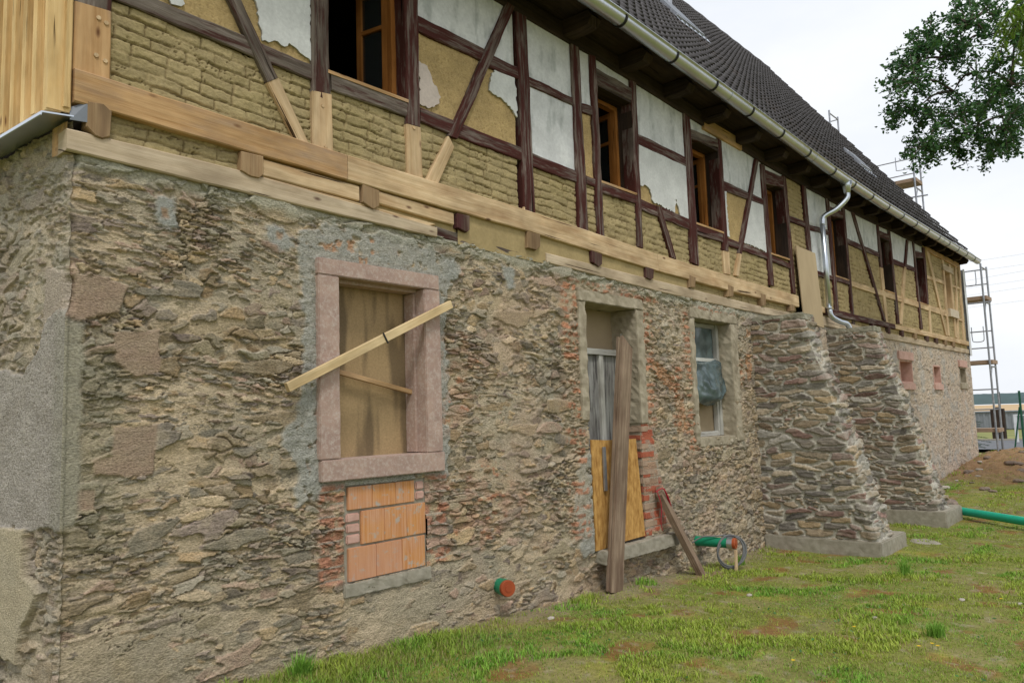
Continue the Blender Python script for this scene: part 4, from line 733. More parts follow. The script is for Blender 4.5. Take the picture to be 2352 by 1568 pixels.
# ---- gable cladding and flashing
f = [(3, 2, 1, 0), (4, 5, 6, 7), (0, 1, 5, 4), (1, 2, 6, 5), (2, 3, 7, 6), (3, 0, 4, 7)]
for k in range(9):
    s0 = .004+k*.128+.006*(k % 2); zb_ = 3.135+.008*((k*5) % 3)
    for (sa, sb, oa, ob, zb) in ((s0, s0+.046, .052, .114, zb_), (s0-.03, s0+.094, .024, .050, 3.16)):
        a = [gpt(sa, oa, 0), gpt(sb, oa, 0), gpt(sb, ob, 0), gpt(sa, ob, 0)]; v = [(p[0], p[1], zb) for p in a]+[(p[0], p[1], 5.6) for p in a]
        mesh('cladding_board', v, f, MT['larch'], house, uv=[(p[2], (i % 4)*.05+k*.33) for i, p in enumerate(v)])
v = [(-.116, -.012, 3.14), (-.012, -.012, 3.14), (-.012, -.012, 5.6), (-.116, -.012, 5.6), (-.116, .004, 3.14), (-.012, .004, 3.14), (-.012, .004, 5.6), (-.116, .004, 5.6)]
mesh('cladding_board', v, [(0, 1, 2, 3), (7, 6, 5, 4), (0, 4, 5, 1), (1, 5, 6, 2), (0, 3, 7, 4)], MT['larch'], house, uv=[(p[2], p[0]) for p in v])
fl = []
for s in (-.03, 1.4):
    for off, z in ((.0, 3.125), (.15, 3.105), (.155, 3.085), (.150, 3.083), (.146, 3.098), (.0, 3.118)): fl.append(gpt(s, off, z))
mesh('flashing', fl, [(i, (i+1) % 6, 6+(i+1) % 6, 6+i) for i in range(6)]+[(5, 4, 3, 2, 1, 0), (6, 7, 8, 9, 10, 11)], MT['zinc'], house)
mesh('flashing_corner', [(-.02, -.03, 3.10), (.055, -.035, 3.105), (.06, -.032, 3.21), (-.015, -.004, 3.17), (-.02, -.025, 3.10), (.055, -.03, 3.105), (.06, -.027, 3.21), (-.015, .001, 3.17)], [(0, 1, 2, 3), (7, 6, 5, 4), (0, 4, 5, 1), (1, 5, 6, 2), (2, 6, 7, 3), (3, 7, 4, 0)], MT['lead'], house)
# dark corner plate end
mesh('plate_end', [gpt(0, .022, 2.955), gpt(.16, .022, 2.955), gpt(.16, .022, 3.1), gpt(0, .022, 3.1)], [(0, 3, 2, 1)], MT['newor'], house, uv=[(0, 0), (1.4, 0), (1.4, .14), (0, .14)])
# ---- roof: pan tiles in courses
TAN = 1.375; SL = math.atan(TAN); RY, RX0, RX1 = 4.52, -.35, 20.05
EY = lambda x: -.45+.17*x/19.7
EZ = lambda x: np.interp(x, [0, 4.2, 7, 9.6, 12, 15, 19.7], [5.14, 5.13, 5.06, 4.98, 4.96, 4.99, 5.06])
def roofpt(x, t, h=0.):
    """t 0..1 from eave to ridge; h outward"""
    ye, ze = EY(x), EZ(x); yr, zr = RY, 11.52
    return x, ye+(yr-ye)*t - math.sin(SL)*h, ze+(zr-ze)*t + math.cos(SL)*h
NC = 26; tw = .155; nt_ = int((RX1-RX0)/tw); per = 8
Vs, Fs, o = [], [], 0
for c in range(NC):
    t0 = c/NC; t1 = (c+1.16)/NC; xs_ = RX0+np.arange(nt_*per+1)*tw/per; ph = (np.arange(nt_*per+1) % per)/per
    if t1 > 1: t1 = 1.0
    wv = np.clip(np.cos((ph-.5)*2*math.pi)+.15, 0, 1.15)*.030
    it = (np.arange(nt_*per+1)//per); jig = (hsh(it, it*0+c, 3)-.5)*.010; jx = (hsh(it, it*0+c, 4)-.5)*.006
    rows_ = []
    for (t, lift, amp) in ((t0+.0006, .014, 1.), (t0, .034, 1.), (t0+.25*(t1-t0), .026, 1.), (t0+.55*(t1-t0), .012, .85), (t1, -.004, .45)):
        tt = np.clip(t+jig*.12*(1 if t < t0+.02 else .3), 0, 1); hh = lift+wv*amp+jig*.7
        rows_.append(np.stack(roofpt(xs_+jx, tt, hh), -1))
    V = np.stack(rows_, 1).reshape(-1, 3); Vs.append(V); Fs.append(gridfaces(len(xs_), 5)[:, ::-1]+o); o += len(V)
roof = mesh('roof', np.concatenate(Vs), np.concatenate(Fs), MT['tile'], house)
rb = MB()
for sgn in (1,):
    pts = [roofpt(x, 1.0) for x in np.linspace(RX0, RX1, 60)]; rb.tube([(p[0], p[1]+.03, p[2]+.01) for p in pts], [.085+.012*(i % 2) for i in range(60)], 10)
rb.build('ridge', MT['tile'], roof)
MB().add([roofpt(RX0, 0, -.04), roofpt(RX1, 0, -.04), roofpt(RX1, 1, -.04), roofpt(RX0, 1, -.04), (RX1, 9.5, 5.0), (RX0, 9.5, 5.0)], [(0, 1, 2, 3), (3, 2, 4, 5)]).build('sarking', MT['dark'], roof)
# verge boards, skylights, vent pipe
def on_roof(x, y, h=0): 
    t = (y-EY(x))/(RY-EY(x)); return roofpt(x, t, h)
def skylight(x, y, w_, l_):
    t0 = (y-EY(x))/(RY-EY(x)); dt = l_*math.cos(SL)/(RY-EY(x)); up = .085
    def P(u, t, h): return tuple(float(q) for q in roofpt(x+u, t, h))
    v = [P(0, t0, up), P(w_, t0, up), P(w_, t0+dt, up), P(0, t0+dt, up), P(0, t0, 0), P(w_, t0, 0), P(w_, t0+dt, 0), P(0, t0+dt, 0)]
    o = MB().add(v, [(0, 1, 2, 3), (0, 4, 5, 1), (1, 5, 6, 2), (2, 6, 7, 3), (3, 7, 4, 0)]).build('skylight', MT['steel'], roof)
    v = [P(.05, t0+.012, up+.006), P(w_-.05, t0+.012, up+.006), P(w_-.05, t0+dt-.012, up+.006), P(.05, t0+dt-.012, up+.006)]
    MB().add(v, [(0, 1, 2, 3)]).build('pane', MT['lead'], o)
    v = [P(-.08, t0-.02, .05), P(w_+.08, t0-.02, .05), P(w_+.08, t0, .06), P(-.08, t0, .06)]; MB().add(v, [(0, 1, 2, 3)]).build('flashing', MT['zinc'], o)
skylight(10.1, 2.15, 1.0, 1.05); skylight(15.3, .88, .75, .55)
p = on_roof(11.05, 2.75); MB().tube([(p[0], p[1], p[2]-.1), (p[0], p[1], p[2]+.55)], .06, 12).tube([(p[0], p[1], p[2]+.5), (p[0], p[1], p[2]+.58)], .09, 12).build('vent_pipe', MT['steel'], roof)
# eave: rafter feet, soffit boards, cornice, gutter
rx = [3.15, 4.05, 4.95, 5.8, 6.65, 7.5, 8.35, 9.15, 9.95, 10.8, 11.6, 12.4, 13.2, 14.0, 14.8, 15.6, 16.4, 17.2, 18.0, 18.8, 19.5]
for i, x in enumerate([.3, 1.25, 2.2]+rx):
    ye = EY(x); ze = float(EZ(x)); zt = float(zp(x)); w_ = .07
    v = []
    for dx in (-w_, w_):
        v += [(x+dx, .18, zt+.0), (x+dx, .18, zt+.14), (x+dx, ye+.12, zt+.12), (x+dx, ye+.08, zt+.06), (x+dx, ye+.13, zt-.005), (x+dx, ye+.25, zt-.015)]
    f = [(5, 4, 3, 2, 1, 0), (6, 7, 8, 9, 10, 11)]+[(k, (k+1) % 6, 6+(k+1) % 6, 6+k) for k in range(6)]
    mesh('rafter_foot', v, f, MT['dark'], house, uv=[(q[1], q[2]+q[0]) for q in v])
nS = 40; xs_ = np.linspace(-.3, 19.95, nS); v = []
for x in xs_: v += [(x, .10, zp(x)+.13), (x, EY(x)+.10, zp(x)+.15), (x, EY(x)+.02, float(EZ(x))-.02), (x, EY(x)+.0, float(EZ(x))+.01)]
mesh('soffit', v, [(4*k+i, 4*k+i+1, 4*k+5+i, 4*k+4+i) for k in range(nS-1) for i in range(3)], MT['dark'], house, uv=[(q[0], q[1]+q[2]) for q in v])
GY = lambda x: EY(x)-.035
GZ = lambda x: float(EZ(x))-.035
gx = np.linspace(-.3, 19.95, 42); prof = [(-.072*math.cos(a), -.072*math.sin(a)) for a in np.linspace(-.05, math.pi, 12)]
prof = [(-.085, .018), (-.092, .010), (-.086, .002)]+prof+[(.072, .03)]; v = []; npf = len(prof)
for x in gx:
    for (a, b) in prof: v.append((x, GY(x)+a, GZ(x)+b))
v0 = list(v); v += [(x, y+.0, z+.0) for x, y, z in []]
gut = mesh('gutter', v, [(k*npf+i, k*npf+i+1, (k+1)*npf+i+1, (k+1)*npf+i) for k in range(len(gx)-1) for i in range(npf-1)]+[tuple(range((len(gx)-1)*npf, len(gx)*npf))], MT['zinc'], house, smooth=True)
brx = [3.35, 4.25, 5.16, 6.0, 6.9, 7.78, 8.67, 9.63]+[10.5+.88*k for k in range(11)]
for x in [.7, 1.6, 2.5]+brx:
    P = [(x, GY(x)-.079*math.cos(a), GZ(x)-.079*math.sin(a)) for a in np.linspace(-.1, math.pi+.1, 12)]; b = MB()
    for q in range(len(P)-1): b.prism(P[q], P[q+1], .022, .005, up=(1, 0, 0))
    b.build('bracket', MT['iron'], gut)
for x in (6.35, 8.9, 13.1, 16.2):
    P = [(x, GY(x)-.0745*math.cos(a), GZ(x)-.0745*math.sin(a)) for a in np.linspace(0, math.pi, 12)]; b = MB()
    for q in range(len(P)-1): b.prism(P[q], P[q+1], .012, .004, up=(1, 0, 0))
    b.build('joint', MT['zinc'], gut)
# apron strip between gutter and tiles
v = []
for x in gx: v += [(x, GY(x)+.05, GZ(x)+.035), (x, EY(x)+.06, float(EZ(x))+.03)]
mesh('eave_apron', v, [(2*k, 2*k+1, 2*k+3, 2*k+2) for k in range(len(gx)-1)], MT['zinc'], gut)
# downpipe
dx = 10.05; px_ = 10.28; gy, gz = GY(px_), GZ(px_)
dp = MB(); dp.tube([(px_, gy, gz-.03), (px_, gy, gz-.10), (px_, gy, gz-.2)], [.085, .062, .042], 14)
pth = smoothpath([(px_, gy, gz-.18), (px_-.01, gy+.01, gz-.28), (px_-.10, gy+.14, gz-.43), (dx+.03, -.10, gz-.53), (dx, -.085, gz-.66)], 6)
dp.tube(pth, .038, 14); dp.tube([(dx, -.085, gz-.64), (dx+.03, -.085, 3.02)], .037, 14)
dp.tube(smoothpath([(dx+.03, -.085, 3.03), (dx+.06, -.10, 2.93), (dx+.22, -.16, 2.86), (dx+.36, -.21, 2.83), (dx+.42, -.23, 2.74)], 6), .038, 14)
dpo = dp.build('downpipe', MT['zinc'], gut, smooth=True)
for z in (4.25, 4.05, 3.05): MB().tube([(dx+.015, -.085, z), (dx+.015, -.085, z+.02)], .0405, 14).build('collar', MT['zinc'], dpo)
# ---- buttresses
BP = np.array([(1.62, .16, .22, .34, .46), (2.715, 0, 0, 0, 0)][0:1])
def buttress(x0, prof, thick_top, thick_bot, seed, zt):
    """prof: (z, depth). grid runs round the plan: left face, front, right face"""
    zs_ = np.arange(.13, zt+.001, .010); nz_ = len(zs_); dep = np.interp(zs_, [p[0] for p in prof], [p[1] for p in prof])
    th = np.interp(zs_, [.13, zt], [thick_bot, thick_top]); per_ = 1.3+.55+.9; ds = .011; rows_ = []; U = []; NRM = []
    nA, nB, nC = 120, 50, 40
    P = np.zeros((nA+nB+nC, nz_, 3)); Nn = np.zeros_like(P); S_ = np.zeros(P.shape[:2])
    for k in range(nz_):
        d = dep[k]; t = th[k]; a = np.linspace(0, 1, nA); b = np.linspace(0, 1, nB+1)[1:]; c = np.linspace(0, 1, nC+1)[1:]
        P[:nA, k] = np.stack([np.full(nA, x0), .03-(d+.03)*a, np.full(nA, zs_[k])], 1); P[nA:nA+nB, k] = np.stack([x0+t*b, np.full(nB, -d), np.full(nB, zs_[k])], 1); P[nA+nB:, k] = np.stack([np.full(nC, x0+t), -d+(d+.03)*c, np.full(nC, zs_[k])], 1)
        Nn[:nA, k] = (-1, 0, 0); Nn[nA:nA+nB, k] = (0, -1, .3); Nn[nA+nB:, k] = (1, 0, 0)
        ca = ss(.93, 1., a)[:, None]; Nn[:nA, k] = Nn[:nA, k]*(1-ca*.5)+np.array([0, -1, .2])*ca*.5
        S_[:nA, k] = d*a; S_[nA:nA+nB, k] = d+t*b; S_[nA+nB:, k] = d+t+d*c
    Zg = np.repeat(zs_[None], S_.shape[0], 0)
    Sx = S_.copy(); fz = fbm(Sx*30, Zg*44, 4, seed+8, .7); md = fbm(Sx*12, Zg*20, 4, seed+9, .6); zq = Zg+.09*fbm(Sx*1.6, Zg*1.5, 3, seed+77)
    rn, dd, lx, lz = voro(Sx, zq, .27, .076, seed, .20, .9, .20); rm, d2_, l2x, l2z = voro(Sx+1.7, zq, .13, .040, seed+5, .22, .9, .22); small = rn(8) > .76
    st = np.where(small, ss(.15, .22, d2_+.06*md)*ss(.08, .14, dd), ss(.125, .175, dd+.08*md+.03*fz)); slate = .5+fbm(Sx*6, Zg*52+Sx*3, 3, seed+7, .65)
    front = ss(-.12, .0, S_-dep[None])*ss(.02, -.02, S_-dep[None]-th[None])
    q2 = np.where(small, rm(2), rn(2)); H = st*(.010+.020*q2+.018*(rn(4)-.5)*lz*2+.014*(rn(3)-.5)*lx*2+.004*terr(fbm(Sx*8, Zg*24, 3, seed+31), 5, .2)*2+.006*(slate-.5)+.004*md)+.003*fz*(.4+st)+.005*fbm(Sx*5, Zg*5, 3, seed)
    H = H + front*st*(rn(7)-.35)*.05 + front*.010*fbm(Sx*9, Zg*16, 3, seed+3)
    pal = np.array([(.30, .235, .16), (.27, .20, .135), (.23, .20, .165), (.24, .155, .125), (.33, .27, .19), (.20, .18, .155), (.32, .24, .145), (.26, .195, .16), (.29, .27, .23), (.36, .30, .22)])
    q5 = np.where(small, rm(5), rn(5)); ci = (q5*len(pal)).astype(int) % len(pal); cs = pal[ci]*(.66+.66*np.where(small, rm(6), rn(6)))[..., None]*(1+.45*(slate-.5)+.25*fz)[..., None]
    mo = C3(.42, .395, .325)*(1+.12*fbm(Sx*4, Zg*4, 3, seed+4))[..., None]
    col = mo*(1-st[..., None])+cs*st[..., None]; blend(col, .5*front*ss(-.1, .3, fbm(Sx*6, Zg*8, 3, seed+6)), (.42, .40, .34))
    blend(col, .35*st*ss(.1, .4, fbm(Sx*5, Zg*7, 3, seed+12)), (.33, .29, .22))
    Pd = P+Nn*H[..., None]; na = P.shape[0]
    b = mesh('buttress', Pd.reshape(-1, 3), gridfaces(na, nz_), MT['masonry'], house, col=col.reshape(-1, 3))
    d = dep[-1]; stonebox('cap', x0-.012, x0+thick_top+.02, -d-.015, .02, zt-.03, zt+.045, b, 'masonrycap', .018, .03, seed); return b
MT['masonrycap'] = flat_mat('flat cap stone', (.34, .32, .25), (.22, .21, .155), .92, 13, bs=.7)
prof = [(.15, 1.245), (.4, 1.20), (.73, 1.13), (1.3, .975), (1.98, .81), (2.4, .665), (2.7, .60)]
b1 = buttress(7.60, prof, .32, .52, 501, 2.68); stonebox('footing', 7.555, 8.50, -1.30, .0, -.15, .155, b1, 'concrete', .008, .06, 71, .012)
b2 = buttress(10.17, [(z, d+.03) for z, d in prof], .32, .5, 540, 2.70); stonebox('footing', 10.11, 11.02, -1.37, .0, -.15, .20, b2, 'concrete', .008, .06, 72, .012)
MB().box(8.05, 9.6, -.10, .04, 2.70, 2.725).build('slate_ledge', MT['iron'], house)
# ================================================================ GROUND
def zg(x, y):
    b = np.interp(x, [-4, 1, 2, 3, 3.8, 4.6, 5.3, 5.9, 6.9, 7.6, 30], [.30, .235, .18, .165, .125, .09, .06, .035, .015, -.005, -.01])
    b = b + .5*np.exp(-((x-20.6)/4.3)**2-((y+.9)/1.9)**2)*ss(30, 24, np.asarray(x, float))
    return b + .022*fbm(x*.7+3, y*.7, 3, 201) + .010*fbm(x*4, y*4, 3, 202)*ss(25, 10, np.hypot(np.asarray(x)+1.3, np.asarray(y)+3.9))
def soil_masks(x, y):
    wall = ss(-.55, -.02, y+.25*fbm(x*1.3, y*2, 3, 210)); mound = np.exp(-((x-20.6)/5.2)**2-((y+.9)/2.3)**2)
    mound = ss(.30, .55, mound+.12*fbm(x*1.5, y*1.5, 3, 211)); trench = ss(.55, .2, np.abs((y+.95)+(x-11.3)*1.05))*ss(10.4, 11, x)*.8
    return wall, mound, trench
def ground_patch(name, xs_, ys_, mat):
    Xg, Yg = np.meshgrid(xs_, ys_, indexing='ij'); Zg = zg(Xg, Yg); wall, mound, trench = soil_masks(Xg, Yg)
    col = C3(.18, .19, .045)*(1+.25*fbm(Xg*3, Yg*3, 4, 220))[..., None]
    blend(col, .6*ss(.08, .4, fbm(Xg*1.1, Yg*1.4, 4, 221)), (.25, .205, .095)); blend(col, .7*ss(.13, .36, fbm(Xg*1.7+4, Yg*2.2, 4, 222)), (.21, .085, .03))
    blend(col, .6*ss(.1, .4, fbm(Xg*2.3, Yg*2.3+7, 4, 223)), (.26, .25, .045)); blend(col, .5*ss(.25, .4, fbm(Xg*9, Yg*9, 3, 224)), (.33, .29, .21))
    blend(col, .85*wall, (.25, .20, .13)); blend(col, .9*mound, (.30, .18, .095)); blend(col, .7*mound*ss(0, .4, fbm(Xg*4, Yg*4, 3, 225)), (.22, .155, .09)); blend(col, .85*trench, (.17, .12, .075))
    mo = np.maximum(mound, trench); Zg = Zg+mo*.11*fbm(Xg*4, Yg*4, 5, 226, .65)+wall*.012*fbm(Xg*9, Yg*9, 3, 227)
    r = np.hypot(Xg+1.3, Yg+3.9); 
    return mesh(name, np.stack([Xg, Yg, Zg], -1).reshape(-1, 3), gridfaces(len(xs_), len(ys_)), mat, None, col=col.reshape(-1, 3), smooth=True)
gx_ = np.concatenate([np.arange(-3, 13, .035), np.arange(13, 30.2, .09)]); gy_ = np.concatenate([np.arange(-12, -5, .09), np.arange(-5, .2, .035)])
tag(ground_patch('lawn', gx_, gy_, MT['earth']), kind='structure')
gm = flat_mat('far grass', (.24, .235, .075), (.15, .17, .05), .95, .6, bs=0)
tag(mesh('ground', [(-400, -900, -.12), (30, -900, -.12), (30, 900, -.12), (-400, 900, -.12), (38.2, -900, -.03), (62, -900, -.03), (62, 900, -.03), (38.2, 900, -.03), (30, -900, -.12), (38.2, -900, -.12), (38.2, 900, -.12), (30, 900, -.12), (62, -900, -.03), (3000, -2500, -.03), (3000, 2500, -.03), (62, 900, -.03)], [(0, 1, 2, 3), (4, 5, 6, 7), (8, 9, 10, 11)], gm), kind='structure')
tag(mesh('field', [(62, -900, -.02), (1400, -1400, -1.), (1400, 1600, -1.), (62, 900, -.02)], [(0, 1, 2, 3)], flat_mat('stubble field', (.50, .36, .20), (.42, .29, .15), .95, .05, bs=0)), kind='structure')
tag(mesh('road', [(30.1, -300, .0), (37.6, -300, .0), (37.6, 300, .0), (30.1, 300, .0)], [(0, 1, 2, 3)], flat_mat('asphalt', (.15, .155, .165), (.11, .115, .125), .9, 4, bs=.1)), kind='structure')
tag(MB().box(37.6, 37.85, -300, 300, -.1, .06).build('kerb', MT['concrete']), kind='structure')
# wooded hills, distance haze painted in as a bluer tone farther back
xs_ = np.linspace(-1500, 1500, 700); ys2 = np.linspace(0, 1, 14); A_, B_ = np.meshgrid(xs_, ys2, indexing='ij')
hz = (24+8*fbm(A_*.0022, A_*0, 3, 301)+9*fbm(A_*.004, B_*3, 3, 305)*B_)*np.sin(B_*math.pi/2)+1.6*fbm(A_*.09, B_*14, 3, 302)*B_
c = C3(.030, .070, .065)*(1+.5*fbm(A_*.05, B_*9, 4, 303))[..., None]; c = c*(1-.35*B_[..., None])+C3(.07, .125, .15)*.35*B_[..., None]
tag(mesh('hills', np.stack([1400+B_*500, A_, hz], -1).reshape(-1, 3), gridfaces(700, 14), MT['blade'], None, col=c.reshape(-1, 3)), kind='structure')
# ---------------------------------------------------------------- grass, one mass of blades
def in_footing(x, y): return ((x > 7.5) & (x < 8.56) & (y > -1.31)) | ((x > 10.08) & (x < 11.08) & (y > -1.38))
def blades(n, rmin, rmax, seed, hmul=1.):
    r = np.random.default_rng(seed); rad = rmin*(rmax/rmin)**(r.random(n)**.85); ang = np.radians(r.uniform(-2, 76, n))
    x = -1.31+rad*np.cos(ang); y = -3.95+rad*np.sin(ang); x2 = x; 
    ang2 = np.radians(r.uniform(-8, 76, n)); x = -1.31+rad*np.cos(ang2); y = -3.95+rad*np.sin(ang2)
    wall, mound, trench = soil_masks(x, y); tuft = fbm(x*1.6, y*1.6, 4, 230); t2 = 1.5*fbm(x*7, y*7, 3, 231); soil = ss(-.02, .3, fbm(x*1.1, y*1.4, 4, 221)); red = ss(.12, .30, fbm(x*1.7+4, y*2.2, 4, 222))
    edge = np.exp(-((y+.10)/.10)**2)*ss(0, .25, fbm(x*2.2, y*0, 2, 240)+.05)
    edge = np.maximum(edge, ss(-.75, -.2, y)*ss(3.1, 2.2, x))
    dens = np.clip(.60+.5*ss(-.15, .25, tuft)+.45*t2-.55*soil-.60*red, .16, 1)*(1-.9*mound)*(1-.75*trench)*(1-.85*wall*(1-edge)); dens = np.maximum(dens, edge*.9)
    k = (r.random(n) < dens) & (y < -.03) & ~in_footing(x, y); x, y, tuft, edge, rad = x[k], y[k], tuft[k], edge[k], rad[k]; n = len(x)
    big = ss(-.02, .30, tuft+.25*t2[k]); h = (.017+.020*big+.035*edge)*r.uniform(.5, 1.35, n)*hmul; wd = (.0014+.0010*big)*(1+rad*.10)*r.uniform(.7, 1.3, n)
    th = r.random(n)*2*math.pi; lean = r.uniform(.15, .95, n)*h; dx, dy = np.cos(th), np.sin(th); z = zg(x, y)-.004
    px, py = -dy*wd, dx*wd; B1 = np.stack([x-px, y-py, z], 1); B2 = np.stack([x+px, y+py, z], 1); m1 = np.stack([x+dx*lean*.35-px*.8, y+dy*lean*.35-py*.8, z+h*.6], 1); m2 = m1+np.stack([px*1.6, py*1.6, px*0], 1); tp = np.stack([x+dx*lean, y+dy*lean, z+h*.95], 1)
    V = np.stack([B1, B2, m2, m1, tp], 1).reshape(-1, 3)
    v = r.random(n)[:, None]; hue = ss(-.35, .15, fbm(x*.9+5, y*.9, 3, 260))[:, None]; g = (C3(.15, .33, .04)*(1-hue)+C3(.26, .37, .045)*hue)*(1-v)+(C3(.30, .52, .06)*(1-hue)+C3(.46, .55, .08)*hue)*v; dry = (r.random(n) < .10+.12*(1-big))[:, None]; g = np.where(dry, C3(.38, .32, .14), g)*r.uniform(.7, 1.15, n)[:, None]
    g = np.where((big < .3)[:, None] & ~dry, g*.8+C3(.17, .17, .03)*.25, g)
    return V, np.repeat(g, 5, 0), n
V, c, n = blades(1200000, 2.3, 24, 5); i = np.arange(n)*5
fq = np.stack([i, i+1, i+2, i+3], 1); me_f = np.concatenate([fq, np.stack([i+3, i+2, i+4, i+4], 1)])
# quads and tips: tips are thin quads collapsed on the point
V = V.reshape(n, 5, 3); tip2 = V[:, 4:5]+np.array([.0004, .0004, 0]); V = np.concatenate([V, tip2], 1).reshape(-1, 3); c = np.repeat(c.reshape(n, 5, 3)[:, :1], 6, 1).reshape(-1, 3); i = np.arange(n)*6
me_f = np.concatenate([np.stack([i, i+1, i+2, i+3], 1), np.stack([i+3, i+2, i+5, i+4], 1)])
tag(mesh('grass', V, me_f, MT['blade'], None, col=c), 'patchy short green grass and moss growing over the yard', 'grass', kind='stuff')
# small broad-leaved weeds
def leafdiscs(pts, sz, cols, seed, tilt=.5):
    r = np.random.default_rng(seed); n = len(pts); a = r.random(n)*2*math.pi; t = r.uniform(-tilt, tilt, n); u = np.stack([np.cos(a)*np.cos(t), np.sin(a)*np.cos(t), np.sin(t)], 1); t2 = r.uniform(-tilt, tilt, n)
    w_ = np.stack([-np.sin(a)*np.cos(t2), np.cos(a)*np.cos(t2), np.sin(t2)], 1); s = np.asarray(sz)[:, None]
    V = np.stack([pts-u*s, pts-u*s*.2+w_*s*.5, pts+u*s*.55+w_*s*.38, pts+u*s, pts+u*s*.55-w_*s*.38, pts-u*s*.2-w_*s*.5], 1).reshape(-1, 3); i = np.arange(n)*6
    return V, np.stack([i, i+1, i+2, i+3, i+4, i+5], 1), np.repeat(cols, 6, 0)
r = np.random.default_rng(11); n = 9000; rad = 2.4*(14/2.4)**r.random(n); ang = np.radians(r.uniform(-8, 72, n)); x = -1.31+rad*np.cos(ang); y = -3.95+rad*np.sin(ang)
k = (fbm(x*1.3+9, y*1.3, 3, 250) > .12) & (y < -.05) & ~in_footing(x, y); x, y = x[k], y[k]; n = len(x); h = r.uniform(.008, .035, n)
cc = C3(.06, .16, .035)*r.uniform(.7, 1.5, n)[:, None]; V, f, c = leafdiscs(np.stack([x, y, zg(x, y)+h], 1), r.uniform(.006, .016, n), cc, 3)
tag(mesh('weeds', V, f, MT['leaf'], None, col=c), 'small broad-leaved weeds scattered through the short grass', 'weeds', kind='stuff')
# ================================================================ THINGS
# battens on the boarded window
t = tag(MB().prism((1.133, -.068, 1.821), (2.448, -.068, 2.421), .055, .032).build('batten', MT['batten']), 'pale fresh batten fixed diagonally across the stone-framed window', 'batten')
MB().prism((1.822, -.088, 2.178), (1.862, -.088, 2.112), .010, .006, up=(1, 0, 0)).build('wire_tie', MT['iron'], t)
tag(MB().prism((1.50, .10, 1.955), (2.30, .10, 1.79), .030, .028).build('batten', MT['newor']), 'short narrow batten wedged inside the boarded window opening below the diagonal one', 'batten')
# two planks leaning at the door
t = tag(empty('leaning_plank', (4.30, -.13, .12)), 'tall weathered brown double plank leaning upright in front of the door', 'plank')
def slab(name, P0, P1, w_, dv, th, mat, parent, skew=0):
    """plank from foot P0 to head P1, face width along dv"""
    P0, P1, dv = Vector(P0), Vector(P1), Vector(dv).normalized(); ax = (P1-P0).normalized(); dv = (dv-ax*dv.dot(ax)).normalized(); n_ = ax.cross(dv); L_ = (P1-P0).length; v = []; uv = []; ns_ = 22; rr = random.Random(len(name))
    for k in range(ns_+1):
        s = L_*k/ns_
        for (a, b) in ((-.5, -.5), (-.17, -.53), (.17, -.5), (.5, -.5), (.5, .5), (-.5, .5)):
            off = skew*a if k == ns_ else 0; q = P0+ax*(s+off)+dv*(a*w_+(rr.uniform(-.002, .002) if abs(a) == .5 else 0))+n_*(b*th); v.append(q); uv.append((s, a*w_+b*.1))
    f = [(6*k+i, 6*k+(i+1) % 6, 6*k+6+(i+1) % 6, 6*k+6+i) for k in range(ns_) for i in range(6)]+[(5, 4, 3, 2, 1, 0), tuple(ns_*6+i for i in range(6))]
    o = mesh(name, v, f, mat, parent, uv=uv); bm = bmesh.new(); bm.from_mesh(o.data); bmesh.ops.recalc_face_normals(bm, faces=bm.faces); bm.to_mesh(o.data); bm.free(); return o
slab('board', (4.275, -.115, .105), (4.650, -.095, 2.265), .168, (1, 0, 0), .026, MT['plank'], t, -.09)
slab('board', (4.262, -.085, .115), (4.632, -.065, 2.285), .160, (1, 0, 0), .024, MT['plank'], t, -.03)
t = tag(empty('leaning_plank', (5.72, -.2, -.02)), 'short slanting plank with red string on its head, right of the door', 'plank')
slab('board', (5.60, -.24, -.02), (5.165, -.045, .875), .10, (1, .2, 0), .055, MT['plank'], t, .05)
rs = MB(); rs.tube(smoothpath([(5.10, -.05, .87), (5.15, -.09, .90), (5.20, -.10, .86), (5.27, -.10, .75), (5.33, -.08, .64)], 6), .006, 6).tube(smoothpath([(5.11, -.06, .87), (5.14, -.08, .74), (5.15, -.06, .58), (5.19, -.05, .50)], 6), .004, 6).tube(smoothpath([(5.19, -.09, .89), (5.25, -.09, .79), (5.30, -.085, .70)], 6), .007, 6); rs.build('string', MT['string'], t)
# boards closing the lower door
t = tag(mesh('osb_board', [(4.162, -.006, .455), (4.42, .0, .46), (4.42, .0, 1.385), (4.160, -.006, 1.40), (4.162, .008, .455), (4.42, .014, .46), (4.42, .014, 1.385), (4.160, .008, 1.40)], [(0, 1, 2, 3), (7, 6, 5, 4), (0, 4, 5, 1), (1, 5, 6, 2), (2, 6, 7, 3), (3, 7, 4, 0)], MT['osb']), 'narrower amber chipboard sheet at the lower left of the doorway', 'board')
t = tag(mesh('osb_board', [(4.44, .03, .462), (4.94, -.012, .485), (4.86, -.012, 1.38), (4.40, .03, 1.385), (4.44, .044, .462), (4.94, .002, .485), (4.86, .002, 1.38), (4.40, .044, 1.385)], [(0, 1, 2, 3), (7, 6, 5, 4), (0, 4, 5, 1), (1, 5, 6, 2), (2, 6, 7, 3), (3, 7, 4, 0)], MT['osb']), 'wide amber chipboard sheet closing the lower right of the doorway, behind the tall plank', 'board')
tag(MB().box(4.305, 4.345, -.026, -.012, .95, 1.33).build('grey_board', MT['steel']), 'small grey strip standing against the left amber board in the doorway', 'board')
